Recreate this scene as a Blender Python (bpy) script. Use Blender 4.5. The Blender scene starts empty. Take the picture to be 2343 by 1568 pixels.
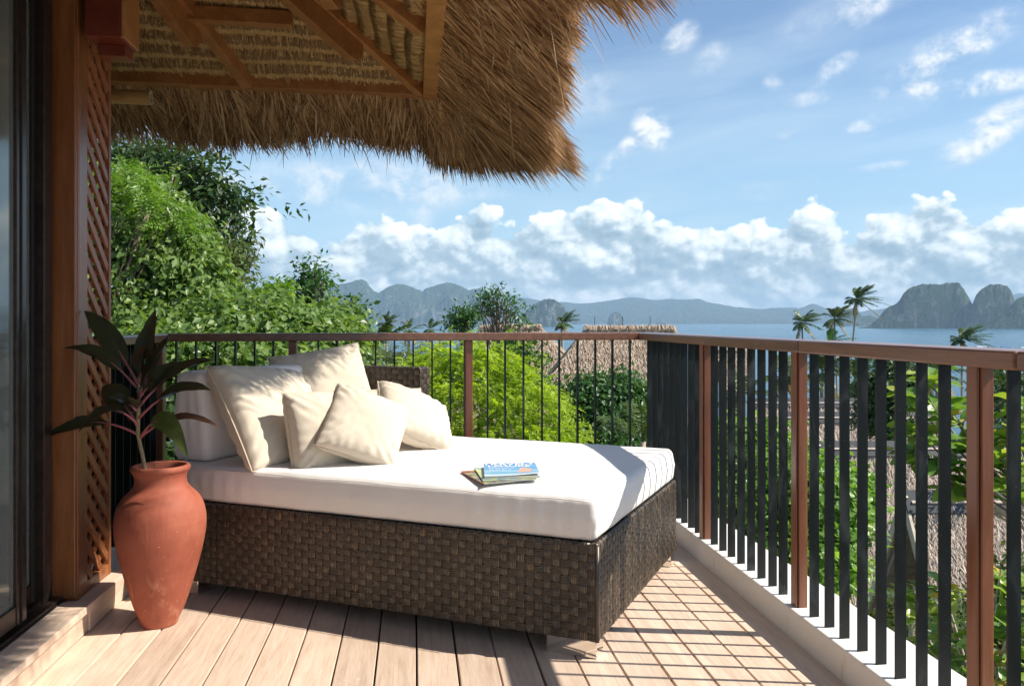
import bpy, bmesh, math, random
import numpy as np
from mathutils import Vector, Matrix

SC = bpy.context.scene
COL = SC.collection
rng = np.random.default_rng(7)
random.seed(7)
R = math.radians

# ------------------------------------------------------------------ camera
CAM_H = 1.15
F_PX, CX, CY, IW, IH = 1855.0, 1254.0, 735.0, 2342.0, 1568.0   # focal length / principal point in a 2342 px wide frame
PSI = math.atan((CX - 948.0) / F_PX)                           # railing direction (+Y) relative to the view axis
cam_d = bpy.data.cameras.new('camera')
cam = bpy.data.objects.new('camera', cam_d); COL.objects.link(cam)
cam.location = (0, 0, CAM_H)
cam.rotation_euler = (R(90), 0, -PSI)
cam_d.sensor_width = 36; cam_d.lens = F_PX / IW * 36
cam_d.shift_x = (IW / 2 - CX) / IW
cam_d.shift_y = (CY - IH / 2) / IW
cam_d.clip_start = 0.05; cam_d.clip_end = 40000
SC.camera = cam

def ray(x, y):
    r = (x - CX) / F_PX; u = (CY - y) / F_PX
    s, c = math.sin(PSI), math.cos(PSI)
    return np.array((s + r * c, c - r * s, u))
def at(x, y, D):
    return np.array((0, 0, CAM_H)) + ray(x, y) * D

# ------------------------------------------------------------------ sun, exposure
SUN_EL = R(45.5)
SUN_AZ = math.atan2(0.969, -0.247)         # compass bearing of the sun, clockwise from +Y
sun_dir = Vector((math.sin(SUN_AZ) * math.cos(SUN_EL), math.cos(SUN_AZ) * math.cos(SUN_EL), math.sin(SUN_EL)))
sd = bpy.data.lights.new('sun', 'SUN'); sd.energy = 3.7; sd.angle = R(0.55); sd.color = (1.0, 0.93, 0.82)
so = bpy.data.objects.new('sun', sd); COL.objects.link(so)
so.rotation_euler = sun_dir.to_track_quat('Z', 'Y').to_euler()
so.location = (20, -4, 20)
SC.view_settings.view_transform = 'Standard'; SC.view_settings.look = 'None'
SC.view_settings.gamma = 1.0; SC.view_settings.exposure = 1.0
SC.view_settings.use_curve_mapping = False
SC.cycles.use_denoising = True
SC.cycles.max_bounces = 10; SC.cycles.diffuse_bounces = 5; SC.cycles.transparent_max_bounces = 12

# ------------------------------------------------------------------ node helpers
class NT:
    def __init__(s, nt): s.nt = nt; s.n = nt.nodes; s.l = nt.links
    def new(s, t, **kw):
        n = s.n.new(t)
        for k, v in kw.items(): setattr(n, k, v)
        return n
    def put(s, sock, v):
        if v is None: return
        if hasattr(v, 'is_output'): s.l.new(v, sock)
        else:
            if hasattr(sock, 'default_value'):
                try: sock.default_value = v
                except Exception: sock.default_value = (*v, 1.0) if len(v) == 3 else v
    def math(s, op, a, b=None, c=None, clamp=False):
        n = s.new('ShaderNodeMath', operation=op, use_clamp=clamp)
        s.put(n.inputs[0], a); s.put(n.inputs[1], b)
        if c is not None: s.put(n.inputs[2], c)
        return n.outputs[0]
    def mapr(s, v, a, b, c=0.0, d=1.0, smooth=False):
        n = s.new('ShaderNodeMapRange'); n.clamp = True
        if smooth: n.interpolation_type = 'SMOOTHSTEP'
        s.put(n.inputs[0], v)
        for i, q in enumerate((a, b, c, d)): s.put(n.inputs[1 + i], q)
        return n.outputs[0]
    def mix(s, f, a, b, blend='MIX'):
        n = s.new('ShaderNodeMix', data_type='RGBA', blend_type=blend)
        s.put(n.inputs[0], f); s.put(n.inputs[6], a if hasattr(a, 'is_output') else (*a, 1)[:4]); s.put(n.inputs[7], b if hasattr(b, 'is_output') else (*b, 1)[:4])
        return n.outputs[2]
    def noise(s, vec, scale, detail=4, rough=0.55, out=0, dist=0.0, dims='3D'):
        n = s.new('ShaderNodeTexNoise', noise_dimensions=dims)
        s.put(n.inputs['Vector'], vec); s.put(n.inputs['Scale'], scale); s.put(n.inputs['Detail'], detail)
        s.put(n.inputs['Roughness'], rough); s.put(n.inputs['Distortion'], dist)
        return n.outputs[out]
    def scale(s, vec, v):
        n = s.new('ShaderNodeVectorMath', operation='MULTIPLY'); s.put(n.inputs[0], vec); s.put(n.inputs[1], v); return n.outputs[0]
    def ramp(s, f, stops, interp='LINEAR'):
        n = s.new('ShaderNodeValToRGB'); cr = n.color_ramp; cr.interpolation = interp
        while len(cr.elements) < len(stops): cr.elements.new(0.5)
        for e, (p, c) in zip(cr.elements, stops): e.position = p; e.color = (*c, 1)
        s.put(n.inputs[0], f); return n.outputs[0]

MATS = {}
def mat(name):
    m = bpy.data.materials.new(name); m.use_nodes = True
    t = NT(m.node_tree); b = m.node_tree.nodes['Principled BSDF']
    MATS[name] = m
    return m, t, b
def bump(t, b, h, strength=0.3, dist=0.01):
    n = t.new('ShaderNodeBump'); t.put(n.inputs['Height'], h); n.inputs['Strength'].default_value = strength; n.inputs['Distance'].default_value = dist
    t.l.new(n.outputs[0], b.inputs['Normal'])

# ------------------------------------------------------------------ world: sky with clouds
def pix_dir(x, y):
    return PSI + math.atan((x - CX) / F_PX), math.atan((CY - y) / math.hypot(F_PX, x - CX))

W = bpy.data.worlds.new('World'); SC.world = W; W.cycles.sampling_method = 'MANUAL'; W.cycles.sample_map_resolution = 512; W.use_nodes = True
wt = NT(W.node_tree); wt.n.clear()
SKY_STR = 0.10
sky = wt.new('ShaderNodeTexSky', sky_type='NISHITA'); sky.sun_disc = False
sky.sun_elevation = SUN_EL; sky.sun_rotation = SUN_AZ; sky.altitude = 0; sky.air_density = 1.0; sky.dust_density = 0.6; sky.ozone_density = 2.0

def cloud_group():
    g = bpy.data.node_groups.new('cloud_density', 'ShaderNodeTree')
    g.interface.new_socket('Az', in_out='INPUT', socket_type='NodeSocketFloat')
    g.interface.new_socket('El', in_out='INPUT', socket_type='NodeSocketFloat')
    g.interface.new_socket('Bank', in_out='OUTPUT', socket_type='NodeSocketFloat')
    g.interface.new_socket('Wisp', in_out='OUTPUT', socket_type='NodeSocketFloat')
    g.interface.new_socket('Relief', in_out='OUTPUT', socket_type='NodeSocketFloat')
    g.interface.new_socket('Env', in_out='OUTPUT', socket_type='NodeSocketFloat')
    t = NT(g); gi = t.new('NodeGroupInput'); go = t.new('NodeGroupOutput')
    az, el = gi.outputs[0], gi.outputs[1]
    cv = t.new('ShaderNodeCombineXYZ'); t.put(cv.inputs[0], az); t.put(cv.inputs[1], t.math('MULTIPLY', el, 1.25)); cv.inputs[2].default_value = 3.7
    p = cv.outputs[0]
    n1 = t.noise(p, 9.0, 2, 0.5)
    n2 = t.noise(p, 24.0, 7, 0.58)
    def bil(sc, sm):
        v = t.new('ShaderNodeTexVoronoi', feature='F1')
        wob = t.new('ShaderNodeVectorMath', operation='MULTIPLY_ADD')
        t.put(wob.inputs[0], t.noise(p, 40.0, 3, 0.6, out=1)); wob.inputs[1].default_value = (0.02, 0.02, 0.0); t.put(wob.inputs[2], p)
        t.put(v.inputs['Vector'], wob.outputs[0]); v.inputs['Scale'].default_value = sc
        return t.math('SUBTRACT', 0.5, v.outputs['Distance'])
    bsum = t.math('ADD', t.math('ADD', t.math('MULTIPLY', bil(15.0, 0.5), 1.15), t.math('MULTIPLY', bil(38.0, 0.4), 0.5)), t.math('MULTIPLY', bil(95.0, 0.4), 0.20))
    # height of the cumulus tops along the horizon (measured where the photo shows them, wandering elsewhere)
    tops = [(-400, 560), (560, 520), (650, 482), (740, 545), (820, 520), (890, 505), (985, 520), (1080, 475), (1150, 520), (1230, 500), (1270, 488), (1345, 476), (1450, 492), (1530, 520), (1600, 535), (1700, 505), (1770, 520), (1850, 478), (1930, 520), (1990, 492), (2060, 470), (2130, 445), (2200, 470), (2290, 500), (2342, 490), (2700, 520)]
    pts = [pix_dir(x, y) for x, y in tops]
    a0, a1 = pts[0][0], pts[-1][0]
    rp = t.new('ShaderNodeFloatCurve'); cm = rp.mapping; cu = cm.curves[0]
    sc_ = 1.0 / 0.2
    for i, (a, e) in enumerate(pts):
        q = ((a - a0) / (a1 - a0), min(0.99, e * sc_))
        if i == 0: cu.points[0].location = q
        elif i == len(pts) - 1: cu.points[1].location = q
        else: cu.points.new(*q)
    cm.update()
    t.put(rp.inputs['Value'], t.mapr(az, a0, a1))
    rp.inputs['Factor'].default_value = 1.0
    top = t.math('ADD', t.math('MULTIPLY', rp.outputs[0], 0.2), 0.010)
    top = t.math('ADD', top, t.math('MULTIPLY', t.math('SUBTRACT', n1, 0.5), 0.03))
    env = t.math('DIVIDE', t.math('SUBTRACT', top, el), 0.045)
    env = t.math('MINIMUM', env, 1.3)
    rel = t.math('ADD', t.math('MULTIPLY', t.math('SUBTRACT', n2, 0.5), 1.25), bsum)
    t.put(go.inputs[2], rel); t.put(go.inputs[3], env)
    d = t.math('ADD', env, rel)
    d = t.math('SUBTRACT', d, 0.16)
    t.put(go.inputs[0], d)
    # scattered small clouds higher up
    spots = [(1490, 300, 52, 62, 20, 1.0), (1450, 345, 60, 40, 40, 0.9), (1400, 385, 70, 34, 50, 0.8), (1560, 88, 60, 36, 30, 0.6), (1625, 135, 58, 34, 35, 0.5), (1345, 225, 130, 60, 15, 0.38),
             (1975, 15, 80, 45, 25, 0.8), (2185, 110, 150, 46, 20, 0.95), (2200, 197, 190, 30, -1, 0.95), (1905, 160, 65, 26, 30, 0.65), (2050, 258, 80, 22, 12, 0.6),
             (2255, 305, 120, 44, 32, 0.95), (1768, 187, 30, 24, 20, 0.5), (1850, 226, 90, 22, 5, 0.4), (1970, 288, 40, 18, 5, 0.6), (1802, 308, 42, 14, 5, 0.45),
             (2015, 382, 80, 14, 3, 0.42), (1700, 440, 420, 30, 3, 0.22), (800, 430, 460, 70, 3, 0.62), (1250, 250, 160, 90, 20, 0.45), (520, 445, 140, 60, 0, 0.6), (950, 500, 60, 40, 25, 0.55), (1850, 60, 120, 50, 20, 0.3), (1420, 560, 300, 60, 0, 0.3)]
    acc = None
    nw = t.noise(p, 19.0, 7, 0.60, dist=0.15)
    for x, y, rx, ry, rot, stg in spots:
        a, e = pix_dir(x, y); ra, re = rx / F_PX, ry / F_PX; c, s = math.cos(R(rot)), math.sin(R(rot))
        da = t.math('SUBTRACT', az, a); de = t.math('SUBTRACT', el, e)
        u = t.math('ADD', t.math('MULTIPLY', da, c / ra), t.math('MULTIPLY', de, s / ra))
        v = t.math('ADD', t.math('MULTIPLY', da, -s / re), t.math('MULTIPLY', de, c / re))
        q = t.math('ADD', t.math('MULTIPLY', u, u), t.math('MULTIPLY', v, v))
        w = t.math('MULTIPLY', t.math('SUBTRACT', 1.15, q, clamp=True), stg)
        acc = w if acc is None else t.math('MAXIMUM', acc, w)
    far = t.mapr(t.math('ABSOLUTE', t.math('SUBTRACT', az, PSI)), 0.75, 1.1)       # the same kind of sky goes on outside the frame
    acc = t.math('MAXIMUM', acc, t.math('MULTIPLY', far, t.mapr(n1, 0.42, 0.7, 0, 0.8)))
    ws = t.math('MULTIPLY', acc, t.mapr(nw, 0.36, 0.74, 0.0, 1.35))
    t.put(go.inputs[1], ws)
    return g
cg = cloud_group()
tc = wt.new('ShaderNodeTexCoord'); sep = wt.new('ShaderNodeSeparateXYZ'); wt.l.new(tc.outputs['Generated'], sep.inputs[0])
AZ = wt.math('ARCTAN2', sep.outputs[0], sep.outputs[1]); EL = wt.math('ARCSINE', sep.outputs[2])
def cg_at(da, de):
    n = wt.new('ShaderNodeGroup'); n.node_tree = cg
    wt.put(n.inputs[0], wt.math('ADD', AZ, da)); wt.put(n.inputs[1], wt.math('ADD', EL, de)); return n.outputs
c0 = cg_at(0, 0); c1 = cg_at(0.0055, 0.007); c2 = cg_at(0.018, 0.022)
bank = wt.mapr(c0[0], 0.0, 0.20, 0, 1, True)
bank = wt.math('MULTIPLY', bank, wt.mapr(EL, -0.02, 0.0, 0, 1))
lit = wt.math('ADD', wt.math('MULTIPLY', wt.math('SUBTRACT', c0[2], c1[2]), 0.62), wt.math('MULTIPLY', wt.math('SUBTRACT', c0[2], c2[2]), 0.34))
lit = wt.math('ADD', lit, wt.mapr(c0[3], -0.4, 1.3, 0.74, 0.40))
lit = wt.math('SUBTRACT', lit, wt.mapr(EL, 0.085, 0.05, 0, 0.10))
lit = wt.math('ADD', lit, wt.mapr(EL, 0.050, 0.030, 0, 0.22))
lit = wt.mapr(lit, 0.0, 1.0, 0, 1)
ccol = wt.ramp(lit, [(0.0, (0.30, 0.43, 0.54)), (0.34, (0.46, 0.59, 0.68)), (0.62, (0.86, 0.95, 0.98)), (0.85, (1.15, 1.18, 1.18))])
wl = wt.mapr(wt.math('SUBTRACT', c0[1], c1[1]), -0.35, 0.35)
wcol = wt.ramp(wl, [(0.0, (0.60, 0.70, 0.80)), (0.5, (0.86, 0.91, 0.95)), (1.0, (1.0, 1.0, 1.0))])
CL = 1.0 / SKY_STR * 0.58
skc = wt.mix(1.0, sky.outputs[0], (0.64, 0.72, 0.77), 'MULTIPLY')
hz = wt.mapr(EL, 0.0, 0.34, 0.80, 0.0)
skc = wt.mix(hz, skc, (2.6, 4.1, 5.3))
skc = wt.mix(0.04, skc, (4.6, 5.5, 6.0))
scv = wt.new('ShaderNodeCombineXYZ'); wt.put(scv.inputs[0], wt.math('MULTIPLY', AZ, 2.2)); wt.put(scv.inputs[1], wt.math('ADD', wt.math('MULTIPLY', EL, 11.0), wt.math('MULTIPLY', AZ, -1.2))); scv.inputs[2].default_value = 1.3
streak = wt.noise(scv.outputs[0], 1.6, 6, 0.55, dist=0.3)
skc = wt.mix(wt.mapr(streak, 0.42, 0.72, 0.0, 0.22), skc, (5.0, 5.7, 6.1))
k1 = wt.new('ShaderNodeVectorMath', operation='SCALE'); wt.put(k1.inputs[0], wcol); k1.inputs['Scale'].default_value = CL
k2 = wt.new('ShaderNodeVectorMath', operation='SCALE'); wt.put(k2.inputs[0], ccol); k2.inputs['Scale'].default_value = CL
cc = wt.mix(wt.mapr(c0[1], 0.04, 0.85, 0, 0.95, True), skc, k1.outputs[0])
cc = wt.mix(wt.math('MULTIPLY', bank, 0.96), cc, k2.outputs[0])
bg = wt.new('ShaderNodeBackground'); wt.put(bg.inputs[0], cc); bg.inputs[1].default_value = SKY_STR
wo = wt.new('ShaderNodeOutputWorld'); wt.l.new(bg.outputs[0], wo.inputs[0])

# ------------------------------------------------------------------ object helpers
def tag(o, label=None, cat=None, group=None, kind=None):
    for k, v in (('label', label), ('category', cat), ('group', group), ('kind', kind)):
        if v: o[k] = v
    return o
def empty(name, loc=(0, 0, 0), rz=0.0, label=None, cat=None, group=None, kind=None):
    o = bpy.data.objects.new(name, None); COL.objects.link(o); o.location = loc; o.rotation_euler = (0, 0, rz)
    o.empty_display_size = 0.1
    return tag(o, label, cat, group, kind)
def link(name, me, parent=None, loc=None, rot=None):
    o = bpy.data.objects.new(name, me); COL.objects.link(o)
    if parent is not None: o.parent = parent
    if loc is not None: o.location = loc
    if rot is not None: o.rotation_euler = rot
    return o
class G:
    """collects geometry in the parent's local space"""
    def __init__(s): s.v = []; s.f = []
    def add(s, vs, fs):
        b = len(s.v); s.v += [tuple(map(float, p)) for p in vs]; s.f += [tuple(i + b for i in f) for f in fs]; return s
    def box(s, x0, y0, z0, x1, y1, z1):
        vs = [(x0, y0, z0), (x1, y0, z0), (x1, y1, z0), (x0, y1, z0), (x0, y0, z1), (x1, y0, z1), (x1, y1, z1), (x0, y1, z1)]
        return s.add(vs, [(0, 3, 2, 1), (4, 5, 6, 7), (0, 1, 5, 4), (1, 2, 6, 5), (2, 3, 7, 6), (3, 0, 4, 7)])
    def bar(s, p0, p1, w, h, up=(0, 0, 1)):
        """box along p0->p1, w sideways, h along up"""
        p0, p1 = np.array(p0, float), np.array(p1, float); d = p1 - p0; d /= np.linalg.norm(d)
        x = np.cross(d, np.array(up, float)); x /= np.linalg.norm(x); u = np.cross(x, d)
        vs = []
        for p in (p0, p1):
            for a, b in ((-1, -1), (1, -1), (1, 1), (-1, 1)): vs.append(p + x * a * w / 2 + u * b * h / 2)
        return s.add(vs, [(0, 1, 2, 3), (7, 6, 5, 4), (0, 4, 5, 1), (1, 5, 6, 2), (2, 6, 7, 3), (3, 7, 4, 0)])
    def tube(s, pts, rad, n=8, cap=True):
        pts = [np.array(p, float) for p in pts]; m = len(pts)
        if not hasattr(rad, '__len__'): rad = [rad] * m
        b = len(s.v); ref = np.array((0.31, 0.17, 0.93))
        for i, p in enumerate(pts):
            d = pts[min(i + 1, m - 1)] - pts[max(i - 1, 0)]; d = d / (np.linalg.norm(d) + 1e-9)
            x = np.cross(d, ref); nx = np.linalg.norm(x)
            if nx < 0.1: x = np.cross(d, np.array((1.0, 0, 0))); nx = np.linalg.norm(x)
            x /= nx; y = np.cross(d, x)
            for k in range(n):
                a = 2 * math.pi * k / n; s.v.append(tuple(p + rad[i] * (x * math.cos(a) + y * math.sin(a))))
        for i in range(m - 1):
            for k in range(n):
                k2 = (k + 1) % n; s.f.append((b + i * n + k, b + i * n + k2, b + (i + 1) * n + k2, b + (i + 1) * n + k))
        if cap:
            s.f.append(tuple(b + k for k in range(n))[::-1]); s.f.append(tuple(b + (m - 1) * n + k for k in range(n)))
        return s
    def lathe(s, prof, n=48, c=(0, 0, 0)):
        b = len(s.v); m = len(prof)
        for r, z in prof:
            for k in range(n):
                a = 2 * math.pi * k / n; s.v.append((c[0] + r * math.cos(a), c[1] + r * math.sin(a), c[2] + z))
        for i in range(m - 1):
            for k in range(n):
                k2 = (k + 1) % n; s.f.append((b + i * n + k, b + i * n + k2, b + (i + 1) * n + k2, b + (i + 1) * n + k))
        return s
    def mesh(s, name, m, smooth=False):
        me = bpy.data.meshes.new(name); me.from_pydata(s.v, [], s.f); me.update()
        if m is not None: me.materials.append(MATS[m] if isinstance(m, str) else m)
        if smooth: me.polygons.foreach_set('use_smooth', [True] * len(me.polygons))
        return me
    def obj(s, name, m, parent=None, smooth=False, bevel=0.0, loc=None, rot=None):
        o = link(name, s.mesh(name, m, smooth), parent, loc, rot)
        if bevel: bev(o, bevel)
        return o
def bev(o, w, seg=2):
    b = o.modifiers.new('bevel', 'BEVEL'); b.width = w; b.segments = seg; b.limit_method = 'ANGLE'; b.angle_limit = R(40); b.harden_normals = False
    return o
def np_mesh(name, V, F, m=None, smooth=False, uv=None):
    """V (n,3), F (k,c) all faces with c corners; uv (k*c,2)"""
    V = np.ascontiguousarray(V, np.float32); F = np.ascontiguousarray(F, np.int32)
    me = bpy.data.meshes.new(name); k, c = F.shape
    me.vertices.add(len(V)); me.vertices.foreach_set('co', V.ravel())
    me.loops.add(k * c); me.loops.foreach_set('vertex_index', F.ravel())
    me.polygons.add(k); me.polygons.foreach_set('loop_start', np.arange(0, k * c, c, dtype=np.int32))
    if smooth: me.polygons.foreach_set('use_smooth', np.ones(k, dtype=bool))
    if uv is not None:
        l = me.uv_layers.new(name='UVMap'); l.data.foreach_set('uv', np.ascontiguousarray(uv, np.float32).ravel())
    me.update(calc_edges=True); me.validate()
    if m is not None: me.materials.append(MATS[m] if isinstance(m, str) else m)
    return me
def unit(a):
    return a / (np.linalg.norm(a, axis=-1, keepdims=True) + 1e-9)
def grid_faces(nu, nv, off=0):
    i = np.arange(nu - 1)[:, None] * nv + np.arange(nv - 1)[None, :]
    i = i.ravel() + off
    return np.stack([i, i + nv, i + nv + 1, i + 1], 1)
def ribbons(P, side, width):
    """P (N,m,3) centre lines, side (N,3) or (N,m,3), width (N,m) -> verts, quads"""
    N, m, _ = P.shape
    if side.ndim == 2: side = side[:, None, :]
    a = P - side * width[..., None] / 2; b = P + side * width[..., None] / 2
    V = np.stack([a, b], 2).reshape(-1, 3)
    base = (np.arange(N) * m * 2)[:, None] + (np.arange(m - 1) * 2)[None, :]
    base = base.ravel()
    return V, np.stack([base, base + 1, base + 3, base + 2], 1)
_vn = np.random.default_rng(3).random((64, 64))
def vnoise(x, y):
    xi = np.floor(x).astype(int); yi = np.floor(y).astype(int); fx = x - xi; fy = y - yi
    fx = fx * fx * (3 - 2 * fx); fy = fy * fy * (3 - 2 * fy)
    g = lambda i, j: _vn[i % 64, j % 64]
    return (g(xi, yi) * (1 - fx) + g(xi + 1, yi) * fx) * (1 - fy) + (g(xi, yi + 1) * (1 - fx) + g(xi + 1, yi + 1) * fx) * fy
def fbm(x, y, o=5):
    r = 0; a = 0.5
    for k in range(o):
        r = r + a * (vnoise(x + 17 * k, y + 5 * k) - 0.5); x = x * 2.03; y = y * 2.03; a *= 0.5
    return r * 2
# ------------------------------------------------------------------ materials
def objco(t): return t.new('ShaderNodeTexCoord').outputs['Object']
def rnd_obj(t): return t.new('ShaderNodeObjectInfo').outputs['Random']
def rnd_isl(t): return t.new('ShaderNodeNewGeometry').outputs['Random Per Island']

def wood(name, c1, c2, grain=(40, 2.0, 40), rough=0.45, var=0.35, bstr=0.25, dark=0.5, coat=0.0):
    """timber with grain running along local Y unless grain says otherwise"""
    m, t, b = mat(name)
    co = objco(t); r = rnd_obj(t)
    off = t.new('ShaderNodeVectorMath', operation='ADD'); t.put(off.inputs[0], t.scale(co, grain))
    cx = t.new('ShaderNodeCombineXYZ'); t.put(cx.inputs[0], t.math('MULTIPLY', r, 31.0)); t.put(cx.inputs[1], t.math('MULTIPLY', r, 17.0)); t.put(off.inputs[1], cx.outputs[0])
    n = t.noise(off.outputs[0], 1.0, 6, 0.62, dist=0.4)
    n2 = t.noise(off.outputs[0], 5.0, 3, 0.6)
    f = t.math('ADD', t.math('MULTIPLY', n, 0.75), t.math('MULTIPLY', n2, 0.25))
    col = t.ramp(f, [(0.28, tuple(x * dark for x in c1)), (0.45, c1), (0.68, c2)])
    v = t.mapr(r, 0, 1, 1 - var / 2, 1 + var / 2)
    s = t.new('ShaderNodeVectorMath', operation='SCALE'); t.put(s.inputs[0], col); t.put(s.inputs['Scale'], v)
    t.put(b.inputs['Base Color'], s.outputs[0])
    t.put(b.inputs['Roughness'], t.mapr(n, 0.3, 0.7, rough - 0.08, rough + 0.12))
    if coat: b.inputs['Coat Weight'].default_value = coat; b.inputs['Coat Roughness'].default_value = 0.25
    bump(t, b, f, bstr, 0.004)
    return m
wood('rail_wood', (0.165, 0.066, 0.033), (0.25, 0.110, 0.060), (30, 3, 30), 0.38, 0.2, 0.12, 0.75, 0.6)
wood('post_wood', (0.185, 0.060, 0.024), (0.27, 0.098, 0.042), (30, 30, 3), 0.36, 0.2, 0.12, 0.75, 0.25)
wood('timber', (0.20, 0.068, 0.019), (0.30, 0.115, 0.036), (24, 24, 2.0), 0.36, 0.1, 0.12, 0.7, 0.2)
wood('roof_timber', (0.30, 0.120, 0.036), (0.42, 0.19, 0.066), (14, 14, 14), 0.42, 0.25, 0.1, 0.75, 0.1)
wood('red_timber', (0.13, 0.022, 0.010), (0.19, 0.035, 0.014), (14, 14, 14), 0.36, 0.1, 0.1, 0.8, 0.2)
wood('lattice_wood', (0.24, 0.082, 0.030), (0.34, 0.130, 0.050), (20, 20, 20), 0.4, 0.2, 0.1, 0.75)

# deck planks: pinkish tan hardwood, fine grain, small white scuffs
m, t, b = mat('deck_wood')
co = objco(t); r = rnd_obj(t)
cx = t.new('ShaderNodeCombineXYZ'); t.put(cx.inputs[0], t.math('MULTIPLY', r, 53.0)); t.put(cx.inputs[1], t.math('MULTIPLY', r, 91.0))
ad = t.new('ShaderNodeVectorMath', operation='ADD'); t.put(ad.inputs[0], t.scale(co, (32, 2.0, 20))); t.put(ad.inputs[1], cx.outputs[0])
g1 = t.noise(ad.outputs[0], 1.0, 5, 0.6, dist=1.2)
ad2 = t.new('ShaderNodeVectorMath', operation='ADD'); t.put(ad2.inputs[0], t.scale(co, (150, 9.0, 20))); t.put(ad2.inputs[1], cx.outputs[0])
g2 = t.noise(ad2.outputs[0], 1.0, 4, 0.65)
f = t.math('ADD', t.math('MULTIPLY', g1, 0.55), t.math('MULTIPLY', g2, 0.45))
c = t.ramp(f, [(0.30, (0.47, 0.335, 0.245)), (0.47, (0.62, 0.47, 0.36)), (0.66, (0.72, 0.575, 0.46))])
v = t.mapr(r, 0, 1, 0.86, 1.10)
s = t.new('ShaderNodeVectorMath', operation='SCALE'); t.put(s.inputs[0], c); t.put(s.inputs['Scale'], v)
wco = t.new('ShaderNodeNewGeometry').outputs['Position']
sc1 = t.math('MULTIPLY', t.mapr(t.noise(wco, 5.0, 3, 0.6), 0.55, 0.72, 0, 1), t.mapr(t.noise(wco, 70.0, 4, 0.7), 0.57, 0.66, 0, 0.75))
c2 = t.mix(sc1, s.outputs[0], (0.72, 0.66, 0.60))
st = t.mapr(t.noise(wco, 2.2, 5, 0.6), 0.5, 0.75, 0, 0.30)
c2 = t.mix(st, c2, (0.40, 0.27, 0.19))
t.put(b.inputs['Base Color'], c2); t.put(b.inputs['Roughness'], t.mapr(f, 0.3, 0.7, 0.5, 0.68)); b.inputs['Specular IOR Level'].default_value = 0.35
bump(t, b, f, 0.35, 0.003)

# painted render of the kerb and wall, with weather stains
m, t, b = mat('white_render')
co = t.new('ShaderNodeNewGeometry').outputs['Position']
n = t.noise(co, 3.0, 5, 0.6); st = t.noise(t.scale(co, (9, 9, 2)), 1.0, 5, 0.65)
c = t.mix(t.mapr(n, 0.4, 0.7, 0, 0.4), (0.80, 0.78, 0.74), (0.70, 0.66, 0.60))
c = t.mix(t.mapr(st, 0.60, 0.74, 0, 0.55), c, (0.42, 0.25, 0.15))
t.put(b.inputs['Base Color'], c); b.inputs['Roughness'].default_value = 0.75
bump(t, b, t.noise(co, 120, 3, 0.6), 0.15, 0.003)

# black painted flat bars, scuffed
m, t, b = mat('black_paint')
co = t.new('ShaderNodeNewGeometry').outputs['Position']; r = rnd_obj(t)
n = t.noise(t.scale(co, (14, 14, 4.5)), 1.0, 5, 0.6, dist=0.8)
k = t.math('MULTIPLY', t.mapr(n, 0.5, 0.72, 0, 1), t.mapr(r, 0.2, 1.0, 0.05, 0.75))
c = t.mix(k, (0.008, 0.010, 0.0105), (0.085, 0.100, 0.108))
sp = t.mapr(t.noise(co, 160, 2, 0.5), 0.72, 0.76, 0, 0.5)
c = t.mix(sp, c, (0.25, 0.25, 0.24))
t.put(b.inputs['Base Color'], c); t.put(b.inputs['Roughness'], t.mapr(n, 0.35, 0.7, 0.30, 0.55)); b.inputs['Specular IOR Level'].default_value = 0.28
bump(t, b, n, 0.15, 0.004)

def plain(name, c, rough=0.5, metal=0.0, nscale=0, namp=0.25, bstr=0.0, bscale=80):
    m, t, b = mat(name)
    co = objco(t)
    if nscale:
        n = t.noise(co, nscale, 5, 0.6)
        s = t.new('ShaderNodeVectorMath', operation='SCALE'); s.inputs[0].default_value = c; t.put(s.inputs['Scale'], t.mapr(n, 0.3, 0.7, 1 - namp, 1 + namp)); t.put(b.inputs['Base Color'], s.outputs[0])
    else: b.inputs['Base Color'].default_value = (*c, 1)
    b.inputs['Roughness'].default_value = rough; b.inputs['Metallic'].default_value = metal
    if bstr: bump(t, b, t.noise(co, bscale, 4, 0.6), bstr, 0.003)
    return m, t, b
plain('bronze_metal', (0.055, 0.040, 0.034), 0.30, 0.6, 25, 0.3)
plain('rubber', (0.012, 0.012, 0.013), 0.6)
plain('curtain', (0.26, 0.25, 0.21), 0.9, 0, 6, 0.15)
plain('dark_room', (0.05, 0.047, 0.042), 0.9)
plain('brass_cut', (0.45, 0.36, 0.24), 0.5)
plain('cream_trim', (0.62, 0.54, 0.42), 0.7, 0, 10, 0.1)
plain('ridge_cap', (0.035, 0.038, 0.045), 0.5, 0, 12, 0.3)
plain('hut_wall', (0.30, 0.23, 0.15), 0.9, 0, 5, 0.3)
m, t, b = plain('glass', (0.75, 0.82, 0.80), 0.03)
b.inputs['Transmission Weight'].default_value = 0.9; b.inputs['IOR'].default_value = 1.3
m, t, b = plain('mirror_leg', (0.80, 0.77, 0.74), 0.04, 1.0)
m, t, b = plain('soil', (0.03, 0.02, 0.012), 0.95, 0, 30, 0.4, 0.6, 60)

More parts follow.
